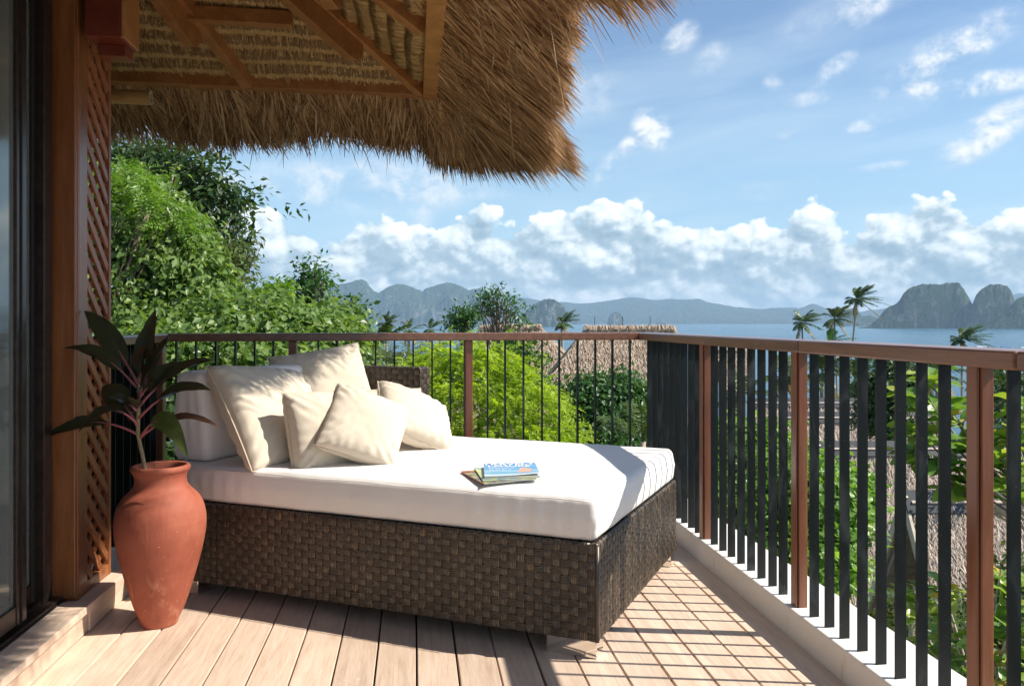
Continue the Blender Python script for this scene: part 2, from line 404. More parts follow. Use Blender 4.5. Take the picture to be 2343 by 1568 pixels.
def cloth(name, c, wscale, bstr, fold=0.25, sheen=0.15):
    m, t, b = mat(name)
    co = objco(t)
    wv = t.new('ShaderNodeTexWave', wave_type='BANDS', bands_direction='DIAGONAL'); t.put(wv.inputs['Vector'], co); wv.inputs['Scale'].default_value = wscale; wv.inputs['Distortion'].default_value = 1.0; wv.inputs['Detail'].default_value = 2
    n = t.noise(co, wscale * 1.3, 3, 0.6); nl = t.noise(co, 4.0, 4, 0.6)
    s = t.new('ShaderNodeVectorMath', operation='SCALE'); s.inputs[0].default_value = c; t.put(s.inputs['Scale'], t.math('ADD', t.mapr(n, 0.3, 0.7, 0.94, 1.04), t.mapr(nl, 0.3, 0.7, -0.04, 0.03)))
    t.put(b.inputs['Base Color'], s.outputs[0]); b.inputs['Roughness'].default_value = 0.85; b.inputs['Specular IOR Level'].default_value = 0.2
    b.inputs['Sheen Weight'].default_value = sheen
    h = t.math('ADD', t.math('MULTIPLY', wv.outputs['Fac'], 0.5), t.math('MULTIPLY', n, 0.5))
    b1 = t.new('ShaderNodeBump'); t.put(b1.inputs['Height'], nl); b1.inputs['Strength'].default_value = fold; b1.inputs['Distance'].default_value = 0.03
    b2 = t.new('ShaderNodeBump'); t.put(b2.inputs['Height'], h); b2.inputs['Strength'].default_value = bstr; b2.inputs['Distance'].default_value = 0.0015; t.l.new(b1.outputs[0], b2.inputs['Normal'])
    t.l.new(b2.outputs[0], b.inputs['Normal'])
cloth('white_cloth', (0.80, 0.77, 0.74), 230, 0.25, 0.16)
cloth('beige_cloth', (0.64, 0.56, 0.45), 150, 0.45, 0.10)
cloth('seam_cloth', (0.57, 0.49, 0.38), 250, 0.3, 0.1)

# wicker strap: u along, v across; three paler lines run along each strap
def wicker(name, base, line, amt):
    m, t, b = mat(name)
    uv = t.new('ShaderNodeTexCoord').outputs['UV']; sp = t.new('ShaderNodeSeparateXYZ'); t.l.new(uv, sp.inputs[0])
    r = rnd_obj(t)
    co = objco(t)
    n1 = t.noise(t.scale(co, (9, 9, 9)), 1.0, 4, 0.6)
    l = t.math('SINE', t.math('MULTIPLY', sp.outputs[1], 6.2832 * 3.5))
    l2 = t.noise(t.math('ADD', t.math('MULTIPLY', sp.outputs[1], 9.0), t.math('MULTIPLY', r, 40.0)), 1.0, 2, 0.5, dims='1D') if False else None
    n3 = t.new('ShaderNodeTexNoise', noise_dimensions='2D'); cv = t.new('ShaderNodeCombineXYZ'); t.put(cv.inputs[0], t.math('ADD', t.math('MULTIPLY', sp.outputs[0], 2.0), t.math('MULTIPLY', r, 77.0))); t.put(cv.inputs[1], t.math('MULTIPLY', sp.outputs[1], 7.0)); t.l.new(cv.outputs[0], n3.inputs['Vector']); n3.inputs['Scale'].default_value = 1.0; n3.inputs['Detail'].default_value = 2
    k = t.math('MULTIPLY', t.mapr(n3.outputs[0], 0.40, 0.60, 0, 1), t.mapr(l, -0.4, 0.7, 0.1, 1.0))
    k = t.math('MULTIPLY', k, t.mapr(n1, 0.35, 0.65, 0.25 * amt, amt))
    c = t.mix(k, base, line)
    ed = t.math('ABSOLUTE', t.math('SUBTRACT', sp.outputs[1], 0.5))
    t.put(b.inputs['Base Color'], c); b.inputs['Roughness'].default_value = 0.38; b.inputs['Specular IOR Level'].default_value = 0.55
    bump(t, b, t.math('ADD', l, t.math('MULTIPLY', n3.outputs[0], 1.5)), 0.35, 0.0012)
wicker('wicker_across', (0.019, 0.0145, 0.0115), (0.13, 0.090, 0.052), 0.85)
wicker('wicker_upright', (0.028, 0.022, 0.018), (0.28, 0.195, 0.115), 1.0)
plain('wicker_core', (0.016, 0.012, 0.010), 0.8)

# terracotta jar: rubbed red clay, pale scrapes, dark streaks, wheel rings
m, t, b = mat('terracotta')
co = objco(t)
n = t.noise(co, 6.0, 6, 0.62); ns = t.noise(t.scale(co, (22, 22, 5)), 1.0, 5, 0.65, dist=0.6); sp = t.noise(co, 95.0, 3, 0.6); ring = t.noise(t.scale(co, (2, 2, 60)), 1.0, 3, 0.5)
c = t.ramp(n, [(0.30, (0.27, 0.072, 0.041)), (0.5, (0.335, 0.094, 0.055)), (0.7, (0.40, 0.130, 0.078))])
zz = t.new('ShaderNodeSeparateXYZ'); t.l.new(co, zz.inputs[0])
low = t.mapr(zz.outputs[2], 0.10, 0.45, 1, 0.25)
c = t.mix(t.math('MULTIPLY', t.mapr(ns, 0.56, 0.72, 0, 0.5), low), c, (0.66, 0.33, 0.21))
c = t.mix(t.math('MULTIPLY', t.mapr(sp, 0.69, 0.73, 0, 0.8), low), c, (0.80, 0.62, 0.50))
t.put(b.inputs['Base Color'], c); t.put(b.inputs['Roughness'], t.mapr(n, 0.3, 0.7, 0.58, 0.75)); b.inputs['Specular IOR Level'].default_value = 0.3
bump(t, b, t.math('ADD', t.math('MULTIPLY', ring, 0.7), t.math('ADD', ns, t.math('MULTIPLY', sp, 0.3))), 0.25, 0.006)

def leafmat(name, cols, rough=0.42, trans=0.35, tcol=None, spec=0.5, nz=2.0):
    m, t, b = mat(name)
    ri = rnd_isl(t); co = t.new('ShaderNodeNewGeometry').outputs['Position']
    nl = t.noise(co, nz, 3, 0.6)
    f = t.math('ADD', t.math('MULTIPLY', ri, 0.6), t.mapr(nl, 0.3, 0.7, 0.0, 0.4))
    c = t.ramp(f, [(i / (len(cols) - 1), q) for i, q in enumerate(cols)])
    t.put(b.inputs['Base Color'], c); b.inputs['Roughness'].default_value = rough; b.inputs['Specular IOR Level'].default_value = spec
    tr = t.new('ShaderNodeBsdfTranslucent')
    t.put(tr.inputs[0], t.mix(1.0, c, tcol or (1.5, 1.5, 0.6), 'MULTIPLY'))
    mx = t.new('ShaderNodeMixShader'); mx.inputs[0].default_value = trans
    t.l.new(b.outputs[0], mx.inputs[1]); t.l.new(tr.outputs[0], mx.inputs[2])
    out = t.nt.nodes['Material Output']; t.l.new(mx.outputs[0], out.inputs[0])
leafmat('leaf_bright', [(0.060, 0.110, 0.022), (0.115, 0.20, 0.045), (0.19, 0.29, 0.080), (0.32, 0.41, 0.14)], 0.38, 0.42)
leafmat('leaf_fresh', [(0.06, 0.14, 0.020), (0.12, 0.25, 0.036), (0.20, 0.36, 0.06), (0.28, 0.43, 0.10)], 0.38, 0.45)
leafmat('leaf_light', [(0.10, 0.21, 0.02), (0.16, 0.30, 0.035), (0.24, 0.38, 0.05)])
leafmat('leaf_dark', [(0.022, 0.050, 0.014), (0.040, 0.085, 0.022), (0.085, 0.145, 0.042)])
leafmat('leaf_olive', [(0.055, 0.085, 0.020), (0.095, 0.13, 0.035), (0.14, 0.18, 0.05)])
leafmat('leaf_yellow', [(0.13, 0.23, 0.014), (0.25, 0.38, 0.026), (0.40, 0.52, 0.045), (0.52, 0.58, 0.08)], 0.5, 0.45)
leafmat('leaf_mid', [(0.025, 0.075, 0.012), (0.045, 0.125, 0.020), (0.08, 0.19, 0.04)])
leafmat('leaf_almond', [(0.06, 0.14, 0.022), (0.13, 0.25, 0.04), (0.24, 0.36, 0.06), (0.42, 0.44, 0.07)], 0.35, 0.35)
leafmat('leaf_palm', [(0.040, 0.080, 0.016), (0.075, 0.125, 0.026), (0.14, 0.19, 0.05)], 0.38, 0.25)
leafmat('leaf_dry', [(0.22, 0.15, 0.06), (0.32, 0.24, 0.11)], 0.6, 0.25)
leafmat('leaf_cordyline', [(0.022, 0.026, 0.013), (0.034, 0.045, 0.020), (0.055, 0.045, 0.026)], 0.26, 0.12, (2.5, 1.2, 0.8), 0.6, 9.0)
leafmat('leaf_cordyline_green', [(0.045, 0.065, 0.020), (0.09, 0.12, 0.035)], 0.25, 0.3, None, 0.6, 9.0)
leafmat('leaf_cordyline_red', [(0.055, 0.030, 0.022), (0.10, 0.055, 0.036)], 0.25, 0.25, (2.0, 1.0, 0.8), 0.6, 9.0)
plain('petiole', (0.36, 0.10, 0.11), 0.35, 0, 20, 0.25)
plain('cane', (0.26, 0.20, 0.10), 0.6, 0, 40, 0.35, 0.4, 60)
plain('bark', (0.16, 0.12, 0.085), 0.9, 0, 14, 0.4, 0.6, 30)
plain('bark_pale', (0.34, 0.29, 0.22), 0.85, 0, 14, 0.3, 0.5, 30)

# straw
def straw(name, cols, trans=0.25, rough=0.6):
    m, t, b = mat(name)
    ri = rnd_isl(t)
    co = t.new('ShaderNodeNewGeometry').outputs['Position']
    f = t.math('ADD', t.math('MULTIPLY', ri, 0.75), t.mapr(t.noise(co, 7.0, 3, 0.6), 0.3, 0.7, 0.0, 0.25))
    c = t.ramp(f, [(i / (len(cols) - 1), q) for i, q in enumerate(cols)])
    t.put(b.inputs['Base Color'], c); b.inputs['Roughness'].default_value = rough; b.inputs['Specular IOR Level'].default_value = 0.35
    tr = t.new('ShaderNodeBsdfTranslucent'); t.put(tr.inputs[0], c)
    mx = t.new('ShaderNodeMixShader'); mx.inputs[0].default_value = trans
    t.l.new(b.outputs[0], mx.inputs[1]); t.l.new(tr.outputs[0], mx.inputs[2]); t.l.new(mx.outputs[0], t.nt.nodes['Material Output'].inputs[0])
straw('straw', [(0.16, 0.075, 0.026), (0.30, 0.155, 0.055), (0.44, 0.25, 0.095), (0.56, 0.36, 0.16)])
straw('straw_eave', [(0.12, 0.060, 0.028), (0.38, 0.21, 0.095), (0.60, 0.37, 0.18), (0.76, 0.55, 0.32)])
straw('straw_tips', [(0.085, 0.040, 0.018), (0.20, 0.098, 0.040), (0.36, 0.20, 0.088), (0.54, 0.345, 0.17), (0.74, 0.56, 0.36)], 0.22)
straw('straw_loose', [(0.25, 0.12, 0.05), (0.50, 0.33, 0.18), (0.72, 0.58, 0.42)])
straw('straw_row', [(0.50, 0.32, 0.13), (0.66, 0.45, 0.20), (0.78, 0.57, 0.29)])
straw('straw_weathered', [(0.24, 0.17, 0.115), (0.38, 0.28, 0.20), (0.50, 0.39, 0.29), (0.58, 0.48, 0.38)], 0.1, 0.85)
straw('straw_grey', [(0.40, 0.315, 0.25), (0.53, 0.43, 0.35), (0.62, 0.52, 0.43), (0.70, 0.60, 0.51)], 0.1, 0.9)
plain('thatch_core', (0.22, 0.125, 0.05), 0.9, 0, 60, 0.5, 0.6, 90)
plain('thatch_core_pale', (0.30, 0.235, 0.175), 0.95, 0, 9, 0.35, 0.8, 40)
plain('thatch_core_grey', (0.42, 0.355, 0.305), 0.95, 0, 9, 0.3, 0.8, 40)
straw('straw_head', [(0.20, 0.115, 0.048), (0.30, 0.185, 0.080), (0.40, 0.26, 0.12)])
plain('cord', (0.42, 0.25, 0.11), 0.85)
# bamboo
m, t, b = mat('bamboo')
co = objco(t); n = t.noise(t.scale(co, (2, 30, 30)), 1.0, 4, 0.6)
c = t.ramp(n, [(0.3, (0.40, 0.21, 0.075)), (0.7, (0.58, 0.35, 0.15))])
t.put(b.inputs['Base Color'], c); b.inputs['Roughness'].default_value = 0.35
# ------------------------------------------------------------------ deck
Y0, Y1 = -0.6, 4.74
deck = empty('deck', (0, 0, 0), kind='structure')
tag(deck, 'pinkish tan hardwood plank deck with dark open joints')
PW, GAP = 0.1345, 0.006
pg = G().box(-PW / 2 + GAP / 2, 0, -0.028, PW / 2 - GAP / 2, Y1 - Y0, 0.0)
pm = pg.mesh('plank', 'deck_wood')
xs = [0.546 + PW * (k + 0.5) for k in range(-15, 6)]
for i, x in enumerate(xs):
    if x - PW / 2 > 1.345: continue
    o = link('plank', pm, deck, (x + rng.normal(0, 0.0006), Y0, rng.normal(0, 0.0007)))
    bev(o, 0.0022, 1)
G().box(-2.6, Y0, -0.20, 1.30, Y1 + 0.1, -0.036).obj('joist_floor', 'rubber', deck)

# ------------------------------------------------------------------ white kerb round the deck
KX, KZ = 1.350, 0.108
k = G()
k.box(KX, Y0, -0.4, 1.595, 4.98, KZ)
k.box(-1.60, Y1 - 0.03, -0.4, KX, 4.98, KZ)
k.box(-1.60, 3.70, -0.4, -1.36, Y1 - 0.03, KZ)
o = k.obj('kerb', 'white_render'); bev(o, 0.006); tag(o, 'low white rendered kerb with brown stains under the railing', kind='structure')
# the house floor edge below the deck
o = G().box(-2.7, Y0, -3.2, 1.58, 4.97, -0.41).obj('wall_below_deck', 'white_render'); tag(o, 'white rendered wall under the balcony', kind='structure')

# ------------------------------------------------------------------ railing
rail = empty('railing', (1.39, 3.0, KZ), 0, 'brown timber balcony railing with flat black balusters standing on the white kerb', 'railing')
RL = Vector((1.39, 3.0, KZ))
def rg_obj(g, name, m, bevel=0.004):
    o = g.obj(name, m, rail, bevel=bevel); o.data.transform(Matrix.Translation(-RL)); return o
RB, RT, RX0, RX1 = 1.040, 1.084, 1.326, 1.452
seg = [(-0.55, 1.62), (1.623, 2.66), (2.663, 3.60), (3.603, 4.712)]
for a, b_ in seg:
    g = G().box(RX0, a, RB + 0.0, RX1, b_, RT); o = rg_obj(g, 'top_rail', 'rail_wood', 0.006)
g = G(); g.add([(-1.37, 4.715, RB), (1.326, 4.715, RB), (1.437, 4.826, RB), (-1.37, 4.826, RB), (-1.37, 4.715, RT), (1.326, 4.715, RT), (1.437, 4.826, RT), (-1.37, 4.826, RT)],
               [(0, 3, 2, 1), (4, 5, 6, 7), (0, 1, 5, 4), (1, 2, 6, 5), (2, 3, 7, 6), (3, 0, 4, 7)])
o = rg_obj(g, 'top_rail', 'rail_wood', 0.006)
g = G().add([(1.328, 4.714, RB), (1.437, 4.714, RB), (1.437, 4.824, RB), (1.328, 4.714, RT), (1.437, 4.714, RT), (1.437, 4.824, RT)], [(0, 2, 1), (3, 4, 5), (0, 1, 4, 3), (1, 2, 5, 4), (2, 0, 3, 5)])
rg_obj(g, 'rail_mitre', 'rail_wood', 0.002)
g = G().box(-1.437, 3.62, RB - 0.001, -1.326, 4.712, RT - 0.001); rg_obj(g, 'top_rail', 'rail_wood', 0.006)
def bx_(y): return 1.402 - 0.0115 * (y - 2.1)
def post(x, y, s=0.075):
    # two uprights bolted face to face, with the dark joint between them
    x0 = bx_(y)
    g = G().box(x0 - 0.014, y - 0.022, KZ, x0 + 0.020, y + 0.022, RB - 0.001); rg_obj(g, 'post', 'post_wood', 0.003)
    g = G().box(x0 - 0.0235, y - 0.017, KZ, x0 - 0.017, y + 0.024, RB - 0.001); rg_obj(g, 'post_cheek', 'post_wood', 0.002)
for y in (0.88, 1.835, 2.785, 3.73): post(1.398, y)
for x in (-0.678, 0.314, -1.385):
    g = G().box(x - 0.0215, 4.735, KZ, x + 0.0215, 4.80, RB - 0.001); rg_obj(g, 'post', 'post_wood', 0.004)
    g = G().box(x - 0.0275, 4.803, KZ, x + 0.010, 4.822, RB - 0.001); rg_obj(g, 'post_cheek', 'post_wood', 0.003)
bm = G().box(-0.0172, -0.003, 0, 0.0172, 0.003, RB - KZ - 0.001).mesh('baluster', 'black_paint')
bmb = G().box(-0.0045, -0.0155, 0, 0.0045, 0.0155, RB - KZ - 0.001).mesh('baluster', 'black_paint')
ys = [0.78 - 0.1 * i for i in range(0, 12)]
ys += [1.72 - 0.1 * i for i in range(0, 8)]
ys += [1.97 + 0.1008 * i for i in range(0, 8)]
ys += [2.911 + 0.1008 * i for i in range(0, 8)]
ys += [3.83 + 0.1 * i for i in range(0, 9)]
for y in ys:
    o = link('baluster', bm, rail, Vector((bx_(y) + rng.normal(0, 0.0012), y + rng.normal(0, 0.002), KZ)) - RL, (0, 0, rng.normal(0, 0.035)))
xb = [0.314 + 0.0 + v for v in (-0.106, -0.213, -0.321, -0.428, -0.535, -0.642, -0.749, -0.856)] + [-0.786, -0.888, -0.992, -1.096, -1.2, -1.304] + [0.314 + 0.1085 * i for i in range(1, 10)]
for x in xb:
    o = link('baluster', bmb, rail, Vector((x + rng.normal(0, 0.0015), 4.775, KZ)) - RL, (0, 0, rng.normal(0, 0.03)))
for i in range(10):
    link('baluster', bm, rail, Vector((-1.385, 3.74 + 0.1 * i, KZ)) - RL, (0, 0, rng.normal(0, 0.03)))

# ------------------------------------------------------------------ ledge below the door and the lattice
led = empty('door_ledge', (-1.2, 2.5, 0), kind='structure'); tag(led, 'raised tan timber ledge under the sliding door')
def lo(g, name, m, bevel=0.003, parent=led, L=Vector((-1.2, 2.5, 0))):
    o = g.obj(name, m, parent, bevel=bevel); o.data.transform(Matrix.Translation(-L)); return o
lo(G().box(-1.42, Y0, 0.084, -1.178, 3.255, 0.112), 'nosing_board', 'deck_wood')
lo(G().box(-1.42, Y0, 0.002, -1.195, 3.250, 0.0835), 'riser_board', 'deck_wood')
lo(G().box(-1.42, 3.2505, 0.002, -1.190, 3.69, 0.100), 'plinth', 'deck_wood')

# ------------------------------------------------------------------ timber post, lattice screen
o = G().box(-1.347, 3.283, 0.1125, -1.2525, 3.40, 3.3).obj('timber_post', 'timber'); bev(o, 0.004)
o.data.transform(Matrix.Translation(-Vector((-1.3, 3.28, 0.1125)))); o.location = (-1.3, 3.28, 0.1125)
tag(o, 'tall square amber brown timber post beside the glass door', 'post')

LX = -1.250
lat = empty('lattice_screen', (LX, 3.46, 0.1), 0, 'narrow diagonal timber lattice screen between the tall post and the railing', 'lattice')
LL = Vector((LX, 3.46, 0.1))
def la(g, name, m='lattice_wood', bevel=0.002): return lo(g, name, m, bevel, lat, LL)
ya, yb, za, zb = 3.300, 3.640, 0.1008, 2.36
la(G().box(LX - 0.040, ya, za, LX, ya + 0.020, zb), 'frame_stile')
la(G().box(LX - 0.040, yb - 0.022, za, LX, yb, zb), 'frame_stile')
la(G().box(LX - 0.040, ya + 0.0205, za, LX - 0.001, yb - 0.0225, za + 0.045), 'frame_rail')
la(G().box(LX - 0.040, ya + 0.0205, zb - 0.05, LX - 0.001, yb - 0.0225, zb), 'frame_rail')
def lat_slats(xc, slope, name, off):
    yl, yr, zl, zh = ya + 0.021, yb - 0.023, za + 0.047, zb - 0.052
    st = 0.092; k = -8
    while True:
        z0 = zl + off + k * st; k += 1
        if z0 - 0.4 > zh: break
        p0 = [yl, z0]; p1 = [yr, z0 + slope * (yr - yl)]
        def clip(p, q):
            for lim, sgn in ((zl, 1), (zh, -1)):
                a, b_ = (p[1] - lim) * sgn, (q[1] - lim) * sgn
                if a < 0 and b_ < 0: return None
                if a < 0: tt = a / (a - b_); p = [p[0] + (q[0] - p[0]) * tt, lim]
                elif b_ < 0: tt = a / (a - b_); q = [p[0] + (q[0] - p[0]) * tt, lim]
            return p, q
        r_ = clip(p0, p1)
        if r_ is None: continue
        p, q = r_
        if abs(p[0] - q[0]) < 0.03: continue
        la(G().bar((xc, p[0], p[1]), (xc, q[0], q[1]), 0.009, 0.030, up=(0, -slope, 1)), 'slat', bevel=0)
lat_slats(LX - 0.008, -0.95, 'slat', 0.03)
lat_slats(LX - 0.019, 0.95, 'slat', 0.0)
o = G().box(-1.60, 3.42, -0.02, -1.40, 3.66, 3.2).obj('wall', 'white_render'); tag(o, 'white rendered house wall behind the lattice screen', kind='structure')

# ------------------------------------------------------------------ sliding glass door
DX = -1.335
door = empty('sliding_door', (DX, 2.5, 0.1125), 0, 'dark bronze framed sliding glass door with a grey curtain behind', 'door')
DL = Vector((DX, 2.5, 0.1125))
def do(g, name, m, parent=door, bevel=0.002): return lo(g, name, m, bevel, parent, DL)
do(G().box(DX - 0.05, -0.5, 0.1125, DX + 0.045, 3.275, 0.128), 'track', 'bronze_metal')
do(G().box(DX - 0.005, -0.5, 0.1285, DX + 0.004, 3.19, 0.140), 'track_rib', 'bronze_metal')
do(G().box(DX + 0.0455, -0.5, 0.1125, DX + 0.052, 3.279, 0.118), 'sealant', 'rubber')
do(G().box(DX - 0.05, 3.195, 0.1285, DX + 0.012, 3.262, 3.2), 'jamb', 'bronze_metal')
do(G().box(DX - 0.05, 3.262, 0.1285, DX + 0.002, 3.282, 3.2), 'jamb_seal', 'rubber')
fx = DX - 0.030
do(G().box(fx - 0.015, 3.172, 0.1405, fx + 0.012, 3.194, 3.2), 'panel_stile', 'rubber')
do(G().box(fx - 0.012, 1.3, 0.1405, fx + 0.010, 3.1715, 0.205), 'panel_rail', 'bronze_metal')
do(G().box(fx - 0.004, 1.35, 0.2055, fx + 0.002, 3.1715, 3.15), 'pane', 'glass', bevel=0)
sx = DX + 0.018
do(G().box(sx - 0.015, 2.945, 0.1405, sx + 0.015, 3.012, 3.2), 'panel_stile', 'bronze_metal')
do(G().box(sx + 0.0152, 2.968, 0.1405, sx + 0.019, 2.975, 3.2), 'panel_bead', 'rubber', bevel=0)
do(G().box(sx - 0.012, 0.8, 0.1405, sx + 0.012, 2.9445, 0.205), 'panel_rail', 'bronze_metal')
do(G().box(sx - 0.003, 0.8, 0.2055, sx + 0.003, 2.9445, 3.15), 'pane', 'glass', bevel=0)
# curtain inside, hanging in soft folds
yy = np.linspace(-0.6, 3.3, 160); zz = np.linspace(0.13, 3.2, 3)
X = -1.60 + 0.022 * np.sin(yy * 46) + 0.012 * np.sin(yy * 21 + 1)
V = np.stack([np.repeat(X, 3), np.repeat(yy, 3), np.tile(zz, 160)], 1)
o = link('curtain', np_mesh('curtain', V, grid_faces(160, 3), 'curtain', True)); tag(o, 'grey curtain hanging behind the sliding glass door', 'curtain')
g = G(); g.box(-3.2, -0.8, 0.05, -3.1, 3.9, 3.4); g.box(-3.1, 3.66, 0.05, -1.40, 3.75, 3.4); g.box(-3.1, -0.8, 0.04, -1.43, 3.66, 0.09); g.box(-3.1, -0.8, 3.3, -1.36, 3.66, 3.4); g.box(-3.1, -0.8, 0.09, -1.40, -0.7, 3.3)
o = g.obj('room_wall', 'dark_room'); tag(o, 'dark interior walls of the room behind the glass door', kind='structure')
# ------------------------------------------------------------------ thatched roof
FY, FX, PZ, TS = 4.90, 0.05, 2.575, 0.577           # inner edge of the beams, thatch underside height there, tangent of the pitch
AP = np.array((FX - 1.90, FY - 1.90, PZ + 1.90 * TS))
RO = Vector((-1.85, 3.0, 2.5))
roof = empty('thatched_roof', RO, 0, 'thatched pyramid roof on brown beams with shaggy straw eaves over the deck', 'roof')
def ro(g, name, m='roof_timber', bevel=0.003):
    o = g.obj(name, m, roof, bevel=bevel); o.data.transform(Matrix.Translation(-RO)); return o
def ro_np(name, V, F, m, kind=None):
    o = link(name, np_mesh(name, V - np.array(RO), F, m), roof)
    if kind: o['kind'] = kind
    return o
def plane_z(X, Y): return PZ - TS * np.maximum(Y - FY, X - FX)
def hit_back(x, y, off):
    d = ray(x, y)        # CAM_H + t dz = PZ + off - TS (t dy - FY)
    t = (PZ + off + TS * FY - CAM_H) / (d[2] + TS * d[1]); return np.array((0, 0, CAM_H)) + d * t
# perimeter beams
ro(G().box(-3.3, FY, 2.502, FX - 0.001, FY + 0.095, 2.572), 'fascia_beam')
ro(G().box(FX, 1.2, 2.4985, FX + 0.085, FY + 0.098, 2.575), 'fascia_beam')
# hip and fan rafters, all running up to the apex
def rafter(p, w=0.05, h_=0.085, stop=0.98, drop=0.055):
    p = np.array(p, float); q = p + (AP - p) * stop
    ro(G().bar(p - (0, 0, drop), q - (0, 0, drop), w, h_), 'rafter')
rafter((FX - 0.012, FY - 0.012, PZ + 0.005), 0.05, 0.08)
for x in (-0.94, -1.95, -2.6): rafter((x, FY - 0.004, PZ + 0.004), 0.065, 0.085)
for y in (3.84, 2.9, 2.1): rafter((FX - 0.004, y, PZ + 0.004), 0.06, 0.09)
# tie across the back slope
a = hit_back(405, 30, -0.085); b_ = hit_back(668, 45, -0.085)
ro(G().box(a[0], a[1] - 0.02, a[2] - 0.035, b_[0], a[1] + 0.05, a[2] + 0.04), 'purlin')
# round-ended outriggers
def outrigger(tip, d, depth, th, L):
    d = np.array(d, float); d /= np.linalg.norm(d); s = np.cross(d, (0, 0, 1.0)); s /= np.linalg.norm(s); u = np.cross(s, d)
    prof = []
    rr = depth / 2
    for k in range(13):
        an = -math.pi / 2 - math.pi * k / 12; prof.append((rr + rr * math.cos(an), rr * math.sin(an)))
    prof = [(L, -rr)] + prof + [(L, rr)]
    vs = [tip + d * q + u * r_ - s * th / 2 for q, r_ in prof] + [tip + d * q + u * r_ + s * th / 2 for q, r_ in prof]
    n = len(prof); fs = [tuple(range(n)), tuple(range(2 * n - 1, n - 1, -1))] + [(i, i + n, (i + 1) % n + n, (i + 1) % n) for i in range(n)]
    ro(G().add(vs, fs), 'outrigger', bevel=0.003)
hipd = np.array((-1, -1, TS))
t1 = hit_back(822, 128, -0.15); outrigger(t1, AP - t1 + np.array((0, 0, -0.1)), 0.13, 0.06, 1.3)
t2 = hit_back(448, 100, -0.15); outrigger(t2, AP - t2 + np.array((0.1, 0, -0.1)), 0.13, 0.06, 1.2)
t3 = hit_back(770, 10, -0.17); outrigger(t3, (-0.35, -1.0, 0.25), 0.12, 0.07, 1.0)
# beam end and its packing block over the lattice
ro(G().box(-1.222, 3.287, 2.222, -1.095, 3.462, 2.75), 'beam_end', 'red_timber')
ro(G().box(-1.0945, 3.287, 2.226, -1.083, 3.462, 2.75), 'beam_cheek')
ro(G().box(-1.205, 3.37, 2.176, -1.105, 3.455, 2.2215), 'packing_block', 'red_timber')
# lining and outer skin of the thatch
def skin(off, eo, name, m):
    def ring(o):
        xb, yb = FX + o, FY + o; xa, ya = 2 * AP[0] - xb, 2 * AP[1] - yb; z = PZ - TS * o + off
        return [(xa, ya, z), (xb, ya, z), (xb, yb, z), (xa, yb, z)]
    V = ring(eo) + [(AP[0], AP[1], AP[2] + off)]
    g = G().add(V, [(0, 1, 4), (1, 2, 4), (2, 3, 4), (3, 0, 4)]); ro(g, name, m, 0)
skin(0.030, 0.40, 'thatch_lining', 'thatch_core')
skin(0.115, 0.44, 'thatch_skin', 'thatch_core')

def many(*sets):
    Vs, Fs, o = [], [], 0
    for V, F in sets: Vs.append(V); Fs.append(F + o); o += len(V)
    return np.concatenate(Vs), np.concatenate(Fs)
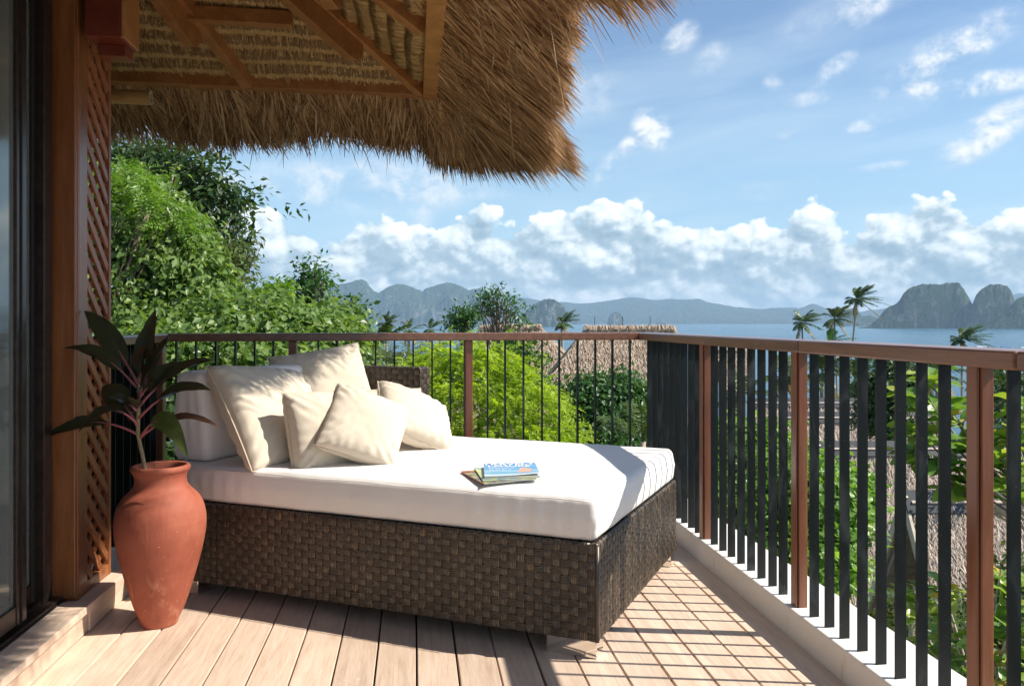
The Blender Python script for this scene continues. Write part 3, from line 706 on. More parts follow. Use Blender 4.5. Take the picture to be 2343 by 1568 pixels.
# rows of folded straw on the underside, one object per row
def straw_row(k, side):
    st = 0.085; a0 = k * st
    L = 1.9 - a0
    n = int(min(L, 2.1) * 2 / 0.0042) if side == 'back' else int(1.9 / 0.0042)
    if side == 'back': w = rng.uniform(-2.3, FX - a0 - 0.02, n)
    else: w = rng.uniform(3.1, FY - a0 - 0.02, n)
    m_ = 5
    u = np.array((0.0, -0.012, -0.004, 0.03, 0.088))[None, :] + rng.normal(0, 0.004, (n, 1))     # distance down the slope from the fold
    u = u + np.concatenate([np.zeros((n, 4)), rng.normal(0.0, 0.012, (n, 1))], 1)
    of = np.array((0.016, -0.014, -0.040, -0.044, -0.008))[None, :] + rng.normal(0, 0.0035, (n, 1))
    slant = rng.normal(0.006, 0.004, (n, 1)) * np.linspace(0, 1, m_)[None, :] ** 1.0
    wav = 0.006 * np.sin(w * 9 + k)[:, None]
    dist = a0 + 0.085 - u + wav                       # horizontal distance inside the beam
    c = np.repeat(w[:, None], m_, 1) + slant
    z = PZ + TS * dist + of
    if side == 'back': P = np.stack([c, FY - dist, z], 2); sd_ = np.tile(np.array((1.0, 0, 0)), (n, 1))
    else: P = np.stack([FX - dist, c, z], 2); sd_ = np.tile(np.array((0, 1.0, 0)), (n, 1))
    sd_ = unit(sd_ + rng.normal(0, 0.15, (n, 3)))
    W_ = np.repeat(rng.uniform(0.004, 0.0075, (n, 1)), m_, 1) * np.array((1, 1, 1, 0.9, 0.6))
    V, F = ribbons(P, sd_, W_)
    ww = np.linspace(w.min(), w.max(), 160); u0 = np.array((-0.002, 0.004, 0.03, 0.070, 0.092)); o0 = np.array((0.02, -0.022, -0.034, -0.020, 0.010))
    Pd = (a0 + 0.085 - u0)[None, :] + 0.006 * np.sin(ww * 9 + k)[:, None] + 0 * ww[:, None]; Pz = PZ + TS * Pd + o0[None, :]; Pc = np.repeat(ww[:, None], 5, 1)
    Pg = np.stack([Pc, FY - Pd, Pz], 2) if side == 'back' else np.stack([FX - Pd, Pc, Pz], 2)
    V, F = many((V, F), (Pg.reshape(-1, 3), grid_faces(160, 5)))
    rw = ro_np('thatch_row', V, F, 'straw_row')
    # dark folded heads lashed over the batten
    n2 = len(w); w2 = w[:n2]; u2 = np.array((-0.012, -0.008, 0.006, 0.022))[None, :] + rng.normal(0, 0.003, (n2, 1)); o2 = np.array((0.0, -0.036, -0.050, -0.040))[None, :] + rng.normal(0, 0.004, (n2, 1))
    D2 = a0 + 0.085 - u2 + 0.006 * np.sin(w2 * 9 + k)[:, None]; Z2 = PZ + TS * D2 + o2; C2 = np.repeat(w2[:, None], 4, 1) + rng.normal(0, 0.003, (n2, 4))
    P2 = np.stack([C2, FY - D2, Z2], 2) if side == 'back' else np.stack([FX - D2, C2, Z2], 2)
    V2, F2 = ribbons(P2, np.tile(np.array((1.0, 0, 0) if side == 'back' else (0, 1.0, 0)), (n2, 1)), np.tile(np.array((0.007, 0.009, 0.008, 0.004)), (n2, 1)))
    h_ = link('folded_heads', np_mesh('folded_heads', V2 - np.array(RO), F2, 'straw_head'), rw); h_['kind'] = 'stuff'
for k in range(8): straw_row(k, 'back')
for k in range(9): straw_row(k, 'right')

# shaggy eaves
def eave(kind, n, off, s0, ln, width, m, dark, droop, name):
    mm = 7
    if kind == 'back': w = rng.uniform(-2.9, FX + 0.03, n)
    elif kind == 'right': w = rng.uniform(1.0, FY + 0.03, n)
    else: w = rng.uniform(0, 1, n)
    if kind == 'corner':
        th = np.clip(rng.beta(1.0, 1.0, n) * math.pi / 2 + rng.normal(0, 0.06, n), -0.1, 1.67)
        r0 = rng.uniform(0.0, 0.12, n); bx = FX + r0; by = FY + r0
        dr = np.stack([np.sin(th), np.cos(th)], 1)
        clump = fbm(th * 6 + 3, th * 0 + 2.0, 3)
    else:
        bx = w if kind == 'back' else np.full(n, FX); by = w if kind == 'right' else np.full(n, FY)
        clump = fbm(w * 7.0 + 40 * (kind == 'right'), np.zeros(n) + 9.0, 4)
        lat = rng.normal(0, 0.15, n) + 0.16 * fbm(w * 11 + 5, np.zeros(n) + 3.0, 3)
        if kind == 'right': lat = lat + 0.10
        dr = np.stack([lat, np.ones(n)], 1) if kind == 'back' else np.stack([np.ones(n), lat], 1)
    dr = unit(dr)
    st = rng.uniform(*s0, n)
    L = rng.uniform(*ln, n) * (1 + 0.45 * clump)
    if kind == 'right': wk = np.interp(w, [1.0, 2.45, 2.75, 3.1, 4.0, 4.9], [1.0, 1.0, 0.80, 0.85, 1.0, 1.16]); L = L * wk; st = st * (0.2 + 0.8 * wk)
    # straws gather into tufts that draw together at the tip
    pull = np.zeros(n)
    if kind != 'corner':
        nb = max(8, int(n / 45)); bc = np.sort(rng.uniform(w.min(), w.max(), nb)); bi = np.clip(np.searchsorted(bc, w), 0, nb - 1)
        bl = rng.normal(0, 0.17, nb); bk_ = rng.normal(0, 0.06, nb); pull = (bc[bi] - w) * rng.uniform(0.35, 0.9, n) + bk_[bi]; L = L * (1 + bl[bi]); st = st + 0.35 * bl[bi]
    if kind == 'corner':
        reach = np.interp(th, np.radians([0, 30, 50, 65, 80, 90]), [0.58, 0.72, 0.93, 1.06, 0.90, 0.76]); kf = reach / 0.60; L = L * kf; st = st * (0.5 + 0.5 * kf)
    tt = np.linspace(0, 1, mm)[None, :]
    if kind != 'corner':
        cap = (0.50 if kind == 'back' else 0.515 * np.interp(w, [1.0, 2.45, 2.75, 3.1, 3.8, 4.9], [1.05, 1.05, 0.84, 0.87, 1.02, 1.22])) * (1 + 0.10 * clump) * rng.uniform(0.90, 1.05, n); over_ = np.maximum(0, st + L - cap); L = np.maximum(0.05, L - over_ * 0.85)
    s_ = st[:, None] + L[:, None] * tt
    s_ = s_ if kind == 'back' else s_ * 1.27 if kind == 'right' else s_ * 1.22
    if kind == 'corner': s_ = np.minimum(s_, 0) + np.maximum(s_, 0) * np.minimum(1, reach * rng.uniform(0.82, 1.08, n) / np.maximum(s_[:, -1], 1e-3))[:, None]
    x = bx[:, None] + dr[:, :1] * s_; y = by[:, None] + dr[:, 1:] * s_
    jig = rng.normal(0, 0.010, (n, 1)) * np.sin(tt * math.pi * rng.uniform(0.7, 1.6, (n, 1)))
    if kind == 'back': x = x + pull[:, None] * tt ** 1.5
    if kind == 'right': y = y + pull[:, None] * tt ** 1.5
    perp = np.stack([-dr[:, 1], dr[:, 0]], 1)
    x = x + perp[:, :1] * jig; y = y + perp[:, 1:] * jig
    z = (plane_z(x, y) if kind != 'corner' else PZ - 0.30 * (np.hypot(x - FX, y - FY) / reach[:, None]) ** 1.15) + rng.uniform(*off, (n, 1))
    edge = {'back': 0.40, 'right': 0.52, 'corner': 0.50}[kind]
    over = np.maximum(0, s_ - edge)
    z = z - over ** 2 * rng.uniform(0.2, 1.1, (n, 1)) * droop * (0.35 if kind == 'corner' else 1.0) - 0.02 * tt ** 2 * droop + rng.normal(0, 0.02, (n, 1)) * tt
    P = np.stack([x, y, z], 2)
    sd_ = np.stack([perp[:, 0], perp[:, 1], np.zeros(n)], 1); sd_ = unit(sd_ + rng.normal(0, 0.45, (n, 3)))
    W_ = np.repeat(rng.uniform(*width, (n, 1)), mm, 1) * (1 - 0.80 * tt ** 3)
    V, F = ribbons(P, sd_, W_)
    return V, F
E_ = lambda k, n, off, s0, ln, w, dr=1.0: eave(k, n, off, s0, ln, w, None, 0, dr, '')
sets = {
 'back': ([E_('back', 7000, (-0.015, 0.03), (-0.02, 0.10), (0.13, 0.24), (0.004, 0.010))],
          [E_('back', 8500, (-0.025, 0.06), (0.11, 0.27), (0.20, 0.36), (0.005, 0.015), 1.2), E_('back', 4000, (0.06, 0.14), (0.10, 0.30), (0.20, 0.34), (0.004, 0.011), 1.2)]),
 'right': ([E_('right', 11000, (-0.015, 0.03), (-0.02, 0.12), (0.14, 0.26), (0.004, 0.010))],
           [E_('right', 14000, (-0.025, 0.06), (0.10, 0.28), (0.20, 0.33), (0.005, 0.014)), E_('right', 12000, (0.05, 0.16), (0.10, 0.38), (0.14, 0.26), (0.004, 0.011))]),
 'corner': ([E_('corner', 4500, (-0.02, 0.03), (-0.03, 0.12), (0.2, 0.34), (0.004, 0.010))],
            [E_('corner', 9000, (-0.03, 0.06), (0.10, 0.28), (0.25, 0.42), (0.005, 0.014), 1.3), E_('corner', 7000, (0.04, 0.14), (0.12, 0.38), (0.18, 0.32), (0.004, 0.011), 1.5)])}
for k_, (inner, outer) in sets.items():
    V, F = many(*inner); ro_np('eave_straw', V, F, 'straw_eave', 'stuff')
    V, F = many(*outer); ro_np('eave_fringe', V, F, 'straw_tips', 'stuff')
# loose blades hanging out of the underside and the edge
n = 380
tt = np.linspace(0, 1, 6)[None, :]; q = rng.random(n); bk = q < 0.4
s_ = rng.uniform(0.12, 0.46, n); w = rng.uniform(0, 1, n)
x0 = np.where(bk, -1.9 + w * 2.2, FX + s_ * 1.15); y0 = np.where(bk, FY + s_, 2.3 + w * 2.9)
d = np.stack([np.where(bk, rng.normal(0, 0.5, n), rng.uniform(0.1, 0.9, n)), np.where(bk, rng.uniform(0.1, 0.9, n), rng.normal(0, 0.5, n)), rng.uniform(-1.0, -0.35, n)], 1); d = unit(d)
L = rng.uniform(0.06, 0.20, n)
P = np.stack([x0, y0, plane_z(x0, y0) - 0.015], 1)[:, None] + d[:, None] * (L[:, None] * tt)[..., None] + np.array((0, 0, -1.0)) * (tt ** 2 * L[:, None] * 0.45)[..., None] + rng.normal(0, 0.02, (n, 1, 3)) * (tt ** 2)[..., None]
V, F = ribbons(P, unit(rng.normal(0, 1, (n, 3)) * np.array((1, 1, 0.2))), rng.uniform(0.005, 0.011, (n, 1)) * (1 - 0.8 * tt ** 2))
ro_np('loose_straw', V, F, 'straw_loose', 'stuff')
# stitching cord along both eaves
def cordline(f, n):
    g = G(); tt = np.linspace(0, 1, n)
    g.tube([f(t_) + np.array((0, 0, -0.018)) + rng.normal(0, 0.0022, 3) for t_ in tt], [0.0035 + 0.0018 * math.sin(i * 2.2) for i in range(n)], 5); ro(g, 'stitch_cord', 'cord', 0)
cordline(lambda t_: np.array((-2.4 + t_ * (2.4 + FX + 0.17), FY + 0.175, PZ - TS * 0.175)), 240)
cordline(lambda t_: np.array((FX + 0.20, 1.6 + t_ * (FY + 0.19 - 1.6), PZ - TS * 0.20)), 240)
# ------------------------------------------------------------------ bamboo pole end
g = G(); r_ = 0.037
g.tube([(-2.3, 0, 0), (-0.14, 0, 0), (-0.125, 0, 0), (-0.115, 0, 0), (-0.10, 0, 0), (0, 0, 0)], [r_, r_, r_ * 1.05, r_ * 1.06, r_ * 1.01, r_ * 1.02], 20, cap=False)
o = g.obj('bamboo_pole', 'bamboo', smooth=True, loc=(-1.352, 4.5, 2.313)); tag(o, 'short pale bamboo pole with an open cut end under the eave', 'pole')
g = G(); g.add([(0.0005, 0.0375 * math.cos(a), 0.0375 * math.sin(a)) for a in np.linspace(0, 2 * math.pi, 20, endpoint=False)] + [(0.0005, 0.026 * math.cos(a), 0.026 * math.sin(a)) for a in np.linspace(0, 2 * math.pi, 20, endpoint=False)] + [(-0.12, 0.026 * math.cos(a), 0.026 * math.sin(a)) for a in np.linspace(0, 2 * math.pi, 20, endpoint=False)],
              [(i, (i + 1) % 20, 20 + (i + 1) % 20, 20 + i) for i in range(20)] + [(20 + i, 20 + (i + 1) % 20, 40 + (i + 1) % 20, 40 + i) for i in range(20)] + [tuple(range(40, 60))])
g.obj('cut_end', 'brass_cut', o)
# ------------------------------------------------------------------ daybed: local x runs from the front right corner leftwards (a), y backwards (b)
A_ = np.array((-0.858, 0.514)); B_ = np.array((0.515, 0.857))
FRC = np.array((0.614, 2.694))
BL_, BW, BZ0, BZ1 = 1.955, 1.205, 0.060, 0.392
def dworld(x, y, z): return np.array((*(FRC + A_ * x + B_ * y), z))
DROT = math.atan2(A_[1], A_[0])          # local +x -> A ; +y -> rotate +90 gives (-.514,-.858) = -B, so local y is negative
bed = empty('daybed', (*FRC, 0), DROT, 'large dark brown woven wicker daybed on mirrored feet set diagonally in the corner', 'daybed')
# in the bed's own frame: x along A, y along -B
def bo(g, name, m, bevel=0.0, smooth=False): return g.obj(name, m, bed, smooth, bevel)
bo(G().box(0.006, -BW + 0.006, BZ0 + 0.003, BL_ - 0.006, -0.006, BZ1 - 0.006), 'core', 'wicker_core')
def strap(path, nrm, width_dir, w, name, m, u0=0.0):
    """path (n,3), nrm/width_dir (3,) ; slightly crowned strap 3 verts across"""
    P = np.asarray(path); n = len(P); nr = np.asarray(nrm) if np.ndim(nrm) == 2 else np.tile(nrm, (n, 1)); wd = np.asarray(width_dir, float)
    V = np.stack([P - wd * w / 2 - nr * 0.0012, P + nr * 0.0008, P + wd * w / 2 - nr * 0.0012], 1).reshape(-1, 3)
    i = (np.arange(n - 1) * 3)[:, None]; F = np.concatenate([np.concatenate([i, i + 3, i + 4, i + 1], 1), np.concatenate([i + 1, i + 4, i + 5, i + 2], 1)], 0)
    d = np.concatenate([[0], np.cumsum(np.linalg.norm(np.diff(P, axis=0), axis=1))]) * 20 + u0
    uvv = np.stack([np.repeat(d, 3), np.tile((0.0, 0.5, 1.0), n)], 1)
    # face winding outward
    e1 = V[F[:, 1]] - V[F[:, 0]]; e2 = V[F[:, 3]] - V[F[:, 0]]; nn = np.cross(e1, e2); fl = (nn * nr[0]).sum(1) < 0
    F[fl] = F[fl][:, ::-1]
    o = link(name, np_mesh(name, V, F, m, True, uvv[F.ravel()]), bed); return o
PH = 0.0276; PV = 0.0334
def weave(o0, ud, vd, nd, Wd, Hh, top_roll=True, amp=0.0017):
    """woven face: origin o0, ud along, vd up, nd outward"""
    o0, ud, vd, nd = (np.array(q, float) for q in (o0, ud, vd, nd))
    nv = max(2, round(Wd / PV)); nh = max(2, round(Hh / PH)); pv = Wd / nv; ph = Hh / nh
    for j in range(nh):
        zc = (j + 0.5) * ph
        s = np.linspace(0, Wd, nv * 6 + 1)
        ph_ = s / pv - 0.5
        h_ = amp * np.tanh(3.5 * np.cos(math.pi * (ph_ + j))) + amp + rng.normal(0, 0.0003, len(s))
        zz_ = zc + 0.0008 * np.sin(s * 30 + j)
        P = o0 + ud * s[:, None] + vd * zz_[:, None] + nd * h_[:, None]
        strap(P, nd, vd, ph * 0.94, 'cross_strap', 'wicker_across', rng.uniform(0, 50))
    for i in range(nv):
        xc = (i + 0.5) * pv
        s = np.linspace(0, Hh, nh * 6 + 1); ph_ = s / ph - 0.5
        h_ = -amp * np.tanh(3.5 * np.cos(math.pi * (ph_ + i))) + amp
        P = o0 + ud * xc + vd * s[:, None] + nd * h_[:, None]
        nr = np.tile(nd, (len(s), 1))
        if top_roll:
            rr = 0.011
            an = np.linspace(0, math.pi * 0.75, 7)[1:]
            Pt = o0 + ud * xc + vd * (Hh + rr * np.sin(an))[:, None] + nd * (h_[-1] - rr + rr * np.cos(an))[:, None]
            P = np.concatenate([P, Pt]); nr = np.concatenate([nr, nd * np.cos(an)[:, None] + vd * np.sin(an)[:, None]])
        P = P + ud * rng.normal(0, 0.0006)
        strap(P, nr, ud, pv * 0.72, 'upright_strap', 'wicker_upright', rng.uniform(0, 50))
    g = G(); p0 = o0 + vd * (Hh + 0.0) + nd * (amp - 0.011); g.tube([p0, p0 + ud * Wd], 0.0095, 10); bo(g, 'rim', 'wicker_across', smooth=True)
weave((0, 0, BZ0), (1, 0, 0), (0, 0, 1), (0, 1, 0), BL_, BZ1 - BZ0 - 0.008)                 # front
weave((0, -BW, BZ0), (0, 1, 0), (0, 0, 1), (-1, 0, 0), BW, BZ1 - BZ0 - 0.008)               # right end
# corner wrap
g = G(); g.tube([(0.001, 0.001 - 0.001, BZ0), (0.001, 0.0, BZ1 - 0.006)], 0.0075, 10); bo(g, 'corner_wrap', 'wicker_upright', smooth=True)
# back rest at the far left corner
bx0, bx1, bt, bz1 = 1.345, 1.955, 0.105, 0.905
bo(G().box(bx0 + 0.005, -BW + 0.004, BZ1, bx1, -BW + bt - 0.005, bz1 - 0.004), 'back_core', 'wicker_core')
weave((bx0, -BW + bt, BZ1), (1, 0, 0), (0, 0, 1), (0, 1, 0), bx1 - bx0, bz1 - BZ1 - 0.006)
weave((bx0, -BW, BZ1), (0, 1, 0), (0, 0, 1), (-1, 0, 0), bt, bz1 - BZ1 - 0.006)
s0 = np.linspace(0, bx1 - bx0, 40)
for k in range(4):
    P = np.stack([bx0 + s0, np.full(40, -BW + 0.013 + k * 0.0265), bz1 + 0.0015 * np.tanh(2 * np.cos(math.pi * (s0 / PV - 0.5 + k)))], 1)
    strap(P, (0, 0, 1.0), (0, 1.0, 0), 0.0255, 'cross_strap', 'wicker_across')
nvb = round((bx1 - bx0) / PV)
for i in range(nvb):
    s_ = np.linspace(0, bt, 17)
    P = np.stack([np.full(17, bx0 + (i + 0.5) * PV), -BW + s_, bz1 - 0.0015 * np.tanh(2 * np.cos(math.pi * (s_ / 0.0265 - 0.5 + i)))], 1)
    strap(P, (0, 0, 1.0), (1.0, 0, 0), PV * 0.8, 'upright_strap', 'wicker_upright')
# mirrored feet
for (fx_, fy_, lx, ly) in ((0.004, -0.004, 0.185, 0.075), (0.004, -BW + 0.09, 0.06, 0.085), (BL_ - 0.19, -0.004, 0.185, 0.075), (BL_ - 0.19, -BW + 0.08, 0.185, 0.075)):
    g = G().box(fx_, fy_ - ly, 0.0, fx_ + lx, fy_, BZ0 + 0.002); bo(g, 'foot', 'mirror_leg', 0.003)

# ------------------------------------------------------------------ mattress
def rounded_block(name, Lx, Ly, z0, z1, r, m, parent, nx=90, ny=60, crown=0.012, loc=None, seam=False, wr=1.0):
    """soft box with rounded edges; local x 0..Lx, y -Ly..0"""
    bmx = bmesh.new()
    bmesh.ops.create_cube(bmx, size=1.0)
    bmesh.ops.transform(bmx, matrix=Matrix.Translation((Lx / 2, -Ly / 2, (z0 + z1) / 2)) @ Matrix.Diagonal((Lx, Ly, z1 - z0, 1)), verts=bmx.verts)
    bmesh.ops.bevel(bmx, geom=list(bmx.edges), offset=r, segments=5, profile=0.5, affect='EDGES')
    def cutl(axis, lo_, hi_, n):
        for k in range(1, n):
            q = lo_ + (hi_ - lo_) * k / n; no = [0, 0, 0]; no[axis] = 1; co_ = [0, 0, 0]; co_[axis] = q
            bmesh.ops.bisect_plane(bmx, geom=list(bmx.verts) + list(bmx.edges) + list(bmx.faces), plane_co=co_, plane_no=no)
    cutl(0, r, Lx - r, nx); cutl(1, -Ly + r, -r, ny); cutl(2, z0 + r, z1 - r, 6)
    for v in bmx.verts:
        x, y, z = v.co
        cx_ = min(x, Lx - x) / Lx; cy_ = min(-y, y + Ly) / Ly
        if z > (z0 + z1) / 2:
            v.co.z += crown * min(1, 4 * cx_ * 1.2) * min(1, 4 * cy_ * 1.2) + 0.0035 * wr * float(fbm(np.array([x * 4.0 + 3]), np.array([y * 4.0]), 3)[0])
        side = 0.5 - abs((z - z0) / (z1 - z0) - 0.5)
        wv_ = 0.004 * wr * float(fbm(np.array([x * 9.0 + y * 9]), np.array([z * 5.0]), 3)[0]) + 0.0062 * wr * math.sin(x * 85 + 2.2 * math.sin(x * 7)) * max(0.0, math.sin(x * 4.1 + 0.6)) * side * 2
        if y > -r * 0.6: v.co.y += 0.010 * side * 2 + wv_
        elif y < -Ly + r * 0.6: v.co.y -= 0.010 * side * 2
        if x < r * 0.6: v.co.x -= 0.010 * side * 2 + wv_
    me = bpy.data.meshes.new(name); bmx.to_mesh(me); bmx.free(); me.materials.append(MATS[m])
    me.polygons.foreach_set('use_smooth', [True] * len(me.polygons))
    return link(name, me, parent, loc)
MZ0, MZ1 = 0.392, 0.545
mt = rounded_block('mattress', BL_ - 0.02, BW - 0.02, 0.0, MZ1 - MZ0, 0.027, 'white_cloth', None)
mt.location = (*(FRC + A_ * 0.010 + B_ * 0.012), MZ0); mt.rotation_euler = (0, 0, DROT)
tag(mt, 'thick white mattress lying on the wicker daybed', 'mattress')
# piping along the top and bottom front edges
g = G()
for zz_ in (MZ1 - MZ0 - 0.012,):
    g.tube([(0.02 + 0.02 * k * (BL_ - 0.06) / 1.84, 0.006 + 0.001 * math.sin(k * 0.7), zz_ + 0.002 * math.sin(k * 0.31)) for k in range(92)], 0.0022, 5)
g.obj('piping', 'white_cloth', mt, True)
TOPZ = MZ1 + 0.012
# bolster
bs = rounded_block('bolster', 0.20, 1.07, 0.0, 0.385, 0.035, 'white_cloth', None, 8, 30, 0.0, wr=0.8)
for v in bs.data.vertices:       # wedge: the top is narrower and rounder
    k = v.co.z / 0.385
    v.co.x = 0.10 + (v.co.x - 0.10) * (1 - 0.34 * k ** 2) + 0.012 * k
p = dworld(1.765, 0.055, TOPZ - 0.009)
bs.location = p; bs.rotation_euler = (0, 0, DROT); tag(bs, 'long white wedge bolster standing on the left end of the mattress', 'bolster')
g = G(); g.tube([(0.006 + 0.0, -0.03, 0.0 + 0.02), (0.012, -0.012, 0.10), (0.03, -0.008, 0.25), (0.045, -0.012, 0.33), (0.075, -0.02, 0.375), (0.12, -0.02, 0.383)], 0.0025, 5); g.obj('piping', 'white_cloth', bs, True)

# ------------------------------------------------------------------ cushions
def cushion(name, c, xa, ya, w, h_, th, label, seed, sag=0.0, group='beige cushions on the daybed', mname='beige_cloth', pinch=0.045, dent=0.0, rp_=1.0):
    """c centre of the body, xa/ya in-plane axes (world); seam round the rim"""
    xa = unit(np.array(xa, float)); ya = np.array(ya, float); ya = unit(ya - xa * np.dot(xa, ya)); za = np.cross(xa, ya)
    n = 44; q = np.linspace(-1, 1, n); q = np.sign(q) * np.abs(q) ** 0.85
    U, Vv = np.meshgrid(q, q, indexing='ij')
    def outline(U, Vv):
        px = U * (1 - pinch * (1 - Vv ** 2) ** 1.0 * np.abs(U) ** 3); py = Vv * (1 - pinch * (1 - U ** 2) * np.abs(Vv) ** 3)
        return px * w / 2, py * h_ / 2
    px, py = outline(U, Vv)
    prof = np.clip((1 - U ** 2) * (1 - Vv ** 2), 0, 1) ** 0.34
    edge = 1 - np.maximum(np.abs(U), np.abs(Vv))
    an = np.arctan2(Vv, U)
    wr_ = fbm(U * 2.2 + seed, Vv * 2.2 + seed * 2, 4) * 0.09 * prof
    rip = np.sin(np.where(np.abs(U) > np.abs(Vv), Vv, U) * 24 + 6 * fbm(U * 2 + seed, Vv * 2, 2)) * np.exp(-edge * 7) * np.minimum(1, edge * 9) * 0.065 * rp_
    cr = np.exp(-((np.abs(U) - 1) ** 2 + (np.abs(Vv) - 1) ** 2) * 3.0) * np.sin((np.abs(U) - np.abs(Vv)) * 20) * 0.07 * np.minimum(1, edge * 8)
    Vs = []; Fs = []
    for sgn in (1, -1):
        zt_ = sgn * th / 2 * (prof + wr_ * (1 if sgn > 0 else 0.5) + rip + cr) - sgn * dent * np.exp(-((U - 0.15) ** 2 + (Vv + 0.1) ** 2) * 3)
        drop = -sag * (1 - Vv) * 0.0
        zt_ = np.where(edge <= 1e-6, 0.0, zt_)
        P = np.stack([px, py, zt_], 2).reshape(-1, 3)
        f = grid_faces(n, n, len(Vs) * n * n)
        Fs.append(f if sgn > 0 else f[:, ::-1]); Vs.append(P)
    V = np.concatenate(Vs); F = np.concatenate(Fs)
    # sagging under its own weight: lower rim spreads
    me = np_mesh(name, V, F, mname, True)
    bmx = bmesh.new(); bmx.from_mesh(me); bmesh.ops.remove_doubles(bmx, verts=bmx.verts, dist=1e-5); bmesh.ops.recalc_face_normals(bmx, faces=bmx.faces); bmx.to_mesh(me); bmx.free()
    o = link(name, me); M = Matrix(((xa[0], ya[0], za[0], c[0]), (xa[1], ya[1], za[1], c[1]), (xa[2], ya[2], za[2], c[2]), (0, 0, 0, 1))); o.matrix_world = M
    tag(o, label, 'cushion', group)
    tt = np.linspace(-1, 1, 26); path = []
    for a_, b2 in ((0, 1), (1, 0), (2, 1), (3, 0)):
        for v in tt[:-1]:
            uu, vv = ((v, -1), (1, v), (-v, 1), (-1, -v))[a_]
            ox, oy = outline(np.array(uu), np.array(vv)); path.append((float(ox) * 1.004, float(oy) * 1.004, 0.0))
    path.append(path[0])
    g = G().tube(path, 0.0028, 6); g.obj('piping', 'seam_cloth', o, True)
    return o
aa = np.array((*A_, 0.0)); bb = np.array((*B_, 0.0)); zz_ = np.array((0, 0, 1.0))
def frame_from(c_px, D, up_px, right_px, tilt):
    pass
# big cushion against the bolster
bl = dworld(1.475, 0.10, TOPZ)
def lean(base, w, h_, yaw_dir, lean_deg, lean_dir, roll=0.0):
    x = unit(np.array(yaw_dir, float)); l = unit(np.array(lean_dir, float))
    y = math.cos(R(lean_deg)) * zz_ + math.sin(R(lean_deg)) * l
    x2 = x * math.cos(R(roll)) + y * math.sin(R(roll)); y2 = -x * math.sin(R(roll)) + y * math.cos(R(roll))
    return x2, y2
x_, y_ = lean(None, 0, 0, bb, 36, aa, -7)
base = np.array((-0.640, 3.47, TOPZ - 0.012))
cushion('cushion', base + x_ * 0.245 + y_ * 0.252 , x_, y_, 0.54, 0.52, 0.22, 'largest beige cushion leaning on the bolster at the front left of the daybed', 1.3, dent=0.01)
# second big cushion in the corner
c2_ = at(745, 898, 4.20)
x_, y_ = lean(None, 0, 0, unit(0.72 * bb - 0.69 * aa), 24, unit(aa + bb), -2)
x_, y_ = lean(None, 0, 0, unit(np.array((0.93, 0.36, 0))), 22, (-0.36, 0.93, 0), 9)
cushion('cushion', c2_, x_, y_, 0.48, 0.48, 0.21, 'large sunlit beige cushion in the back corner in front of the wicker backrest', 4.1, dent=0.006)
# small cushions
x_, y_ = lean(None, 0, 0, unit(np.array((0.80, 0.60, 0))), 16, (-0.6, 0.8, 0), 0)
c3_ = at(757, 988, 3.50)
cushion('cushion', c3_, x_, y_, 0.40, 0.37, 0.20, 'small upright beige cushion in front of the largest cushion', 7.7, rp_=1.3)
VR = np.array((math.cos(PSI), -math.sin(PSI), 0)); VF = np.array((math.sin(PSI), math.cos(PSI), 0)); VU = np.array((0, 0, 1.0))
def vec(r_, u_, f_): return VR * r_ + VU * u_ + VF * f_
cushion('cushion', at(834, 976, 3.46), vec(0.31, -0.125, 0.076), vec(0.036, 0.234, 0.237), 0.345, 0.335, 0.17, 'small beige cushion tipped on one corner in the middle of the pile', 9.2)
cushion('cushion', at(948, 955, 3.84), vec(0.306, -0.155, 0.189), vec(-0.068, 0.186, 0.263), 0.38, 0.33, 0.17, 'small beige cushion at the right of the pile lying tilted towards the open mattress', 12.5)
x_, y_ = lean(None, 0, 0, unit(np.array((0.97, 0.22, 0))), 30, (-0.22, 0.97, 0), 0)
cushion('cushion', at(893, 957, 4.02), x_, y_, 0.34, 0.32, 0.14, 'small beige cushion mostly hidden behind the two tipped cushions', 15.1)

# ------------------------------------------------------------------ magazines
m, t, b = mat('cover_blue')
co = objco(t); sp = t.new('ShaderNodeSeparateXYZ'); t.l.new(co, sp.inputs[0])
n = t.noise(t.scale(co, (12, 40, 1)), 1.0, 4, 0.6)
c = t.ramp(t.math('ADD', t.mapr(sp.outputs[1], -0.13, 0.13), t.mapr(n, 0.3, 0.7, -0.08, 0.08)), [(0.0, (0.75, 0.80, 0.82)), (0.18, (0.12, 0.36, 0.55)), (0.35, (0.35, 0.55, 0.68)), (0.5, (0.10, 0.34, 0.60)), (0.75, (0.16, 0.42, 0.70)), (1.0, (0.05, 0.17, 0.50))])
t.put(b.inputs['Base Color'], c); b.inputs['Roughness'].default_value = 0.3
m, t, b = mat('cover_green'); co = objco(t); n = t.noise(co, 22, 4, 0.6)
t.put(b.inputs['Base Color'], t.ramp(n, [(0.3, (0.10, 0.22, 0.30)), (0.45, (0.30, 0.42, 0.45)), (0.55, (0.62, 0.66, 0.10)), (0.7, (0.70, 0.72, 0.62))])); b.inputs['Roughness'].default_value = 0.3
m, t, b = mat('cover_dark'); co = objco(t); n = t.noise(co, 26, 4, 0.6)
t.put(b.inputs['Base Color'], t.ramp(n, [(0.3, (0.06, 0.07, 0.06)), (0.5, (0.22, 0.20, 0.14)), (0.62, (0.45, 0.48, 0.12)), (0.75, (0.35, 0.40, 0.42))])); b.inputs['Roughness'].default_value = 0.3
plain('paper', (0.55, 0.55, 0.52), 0.7, 0, 200, 0.15); plain('white_print', (0.85, 0.87, 0.88), 0.5); plain('red_print', (0.70, 0.10, 0.04), 0.5); plain('salmon', (0.60, 0.18, 0.12), 0.5); plain('grey_cover', (0.34, 0.30, 0.24), 0.4)
plain('pale_skin_print', (0.62, 0.40, 0.32), 0.5)
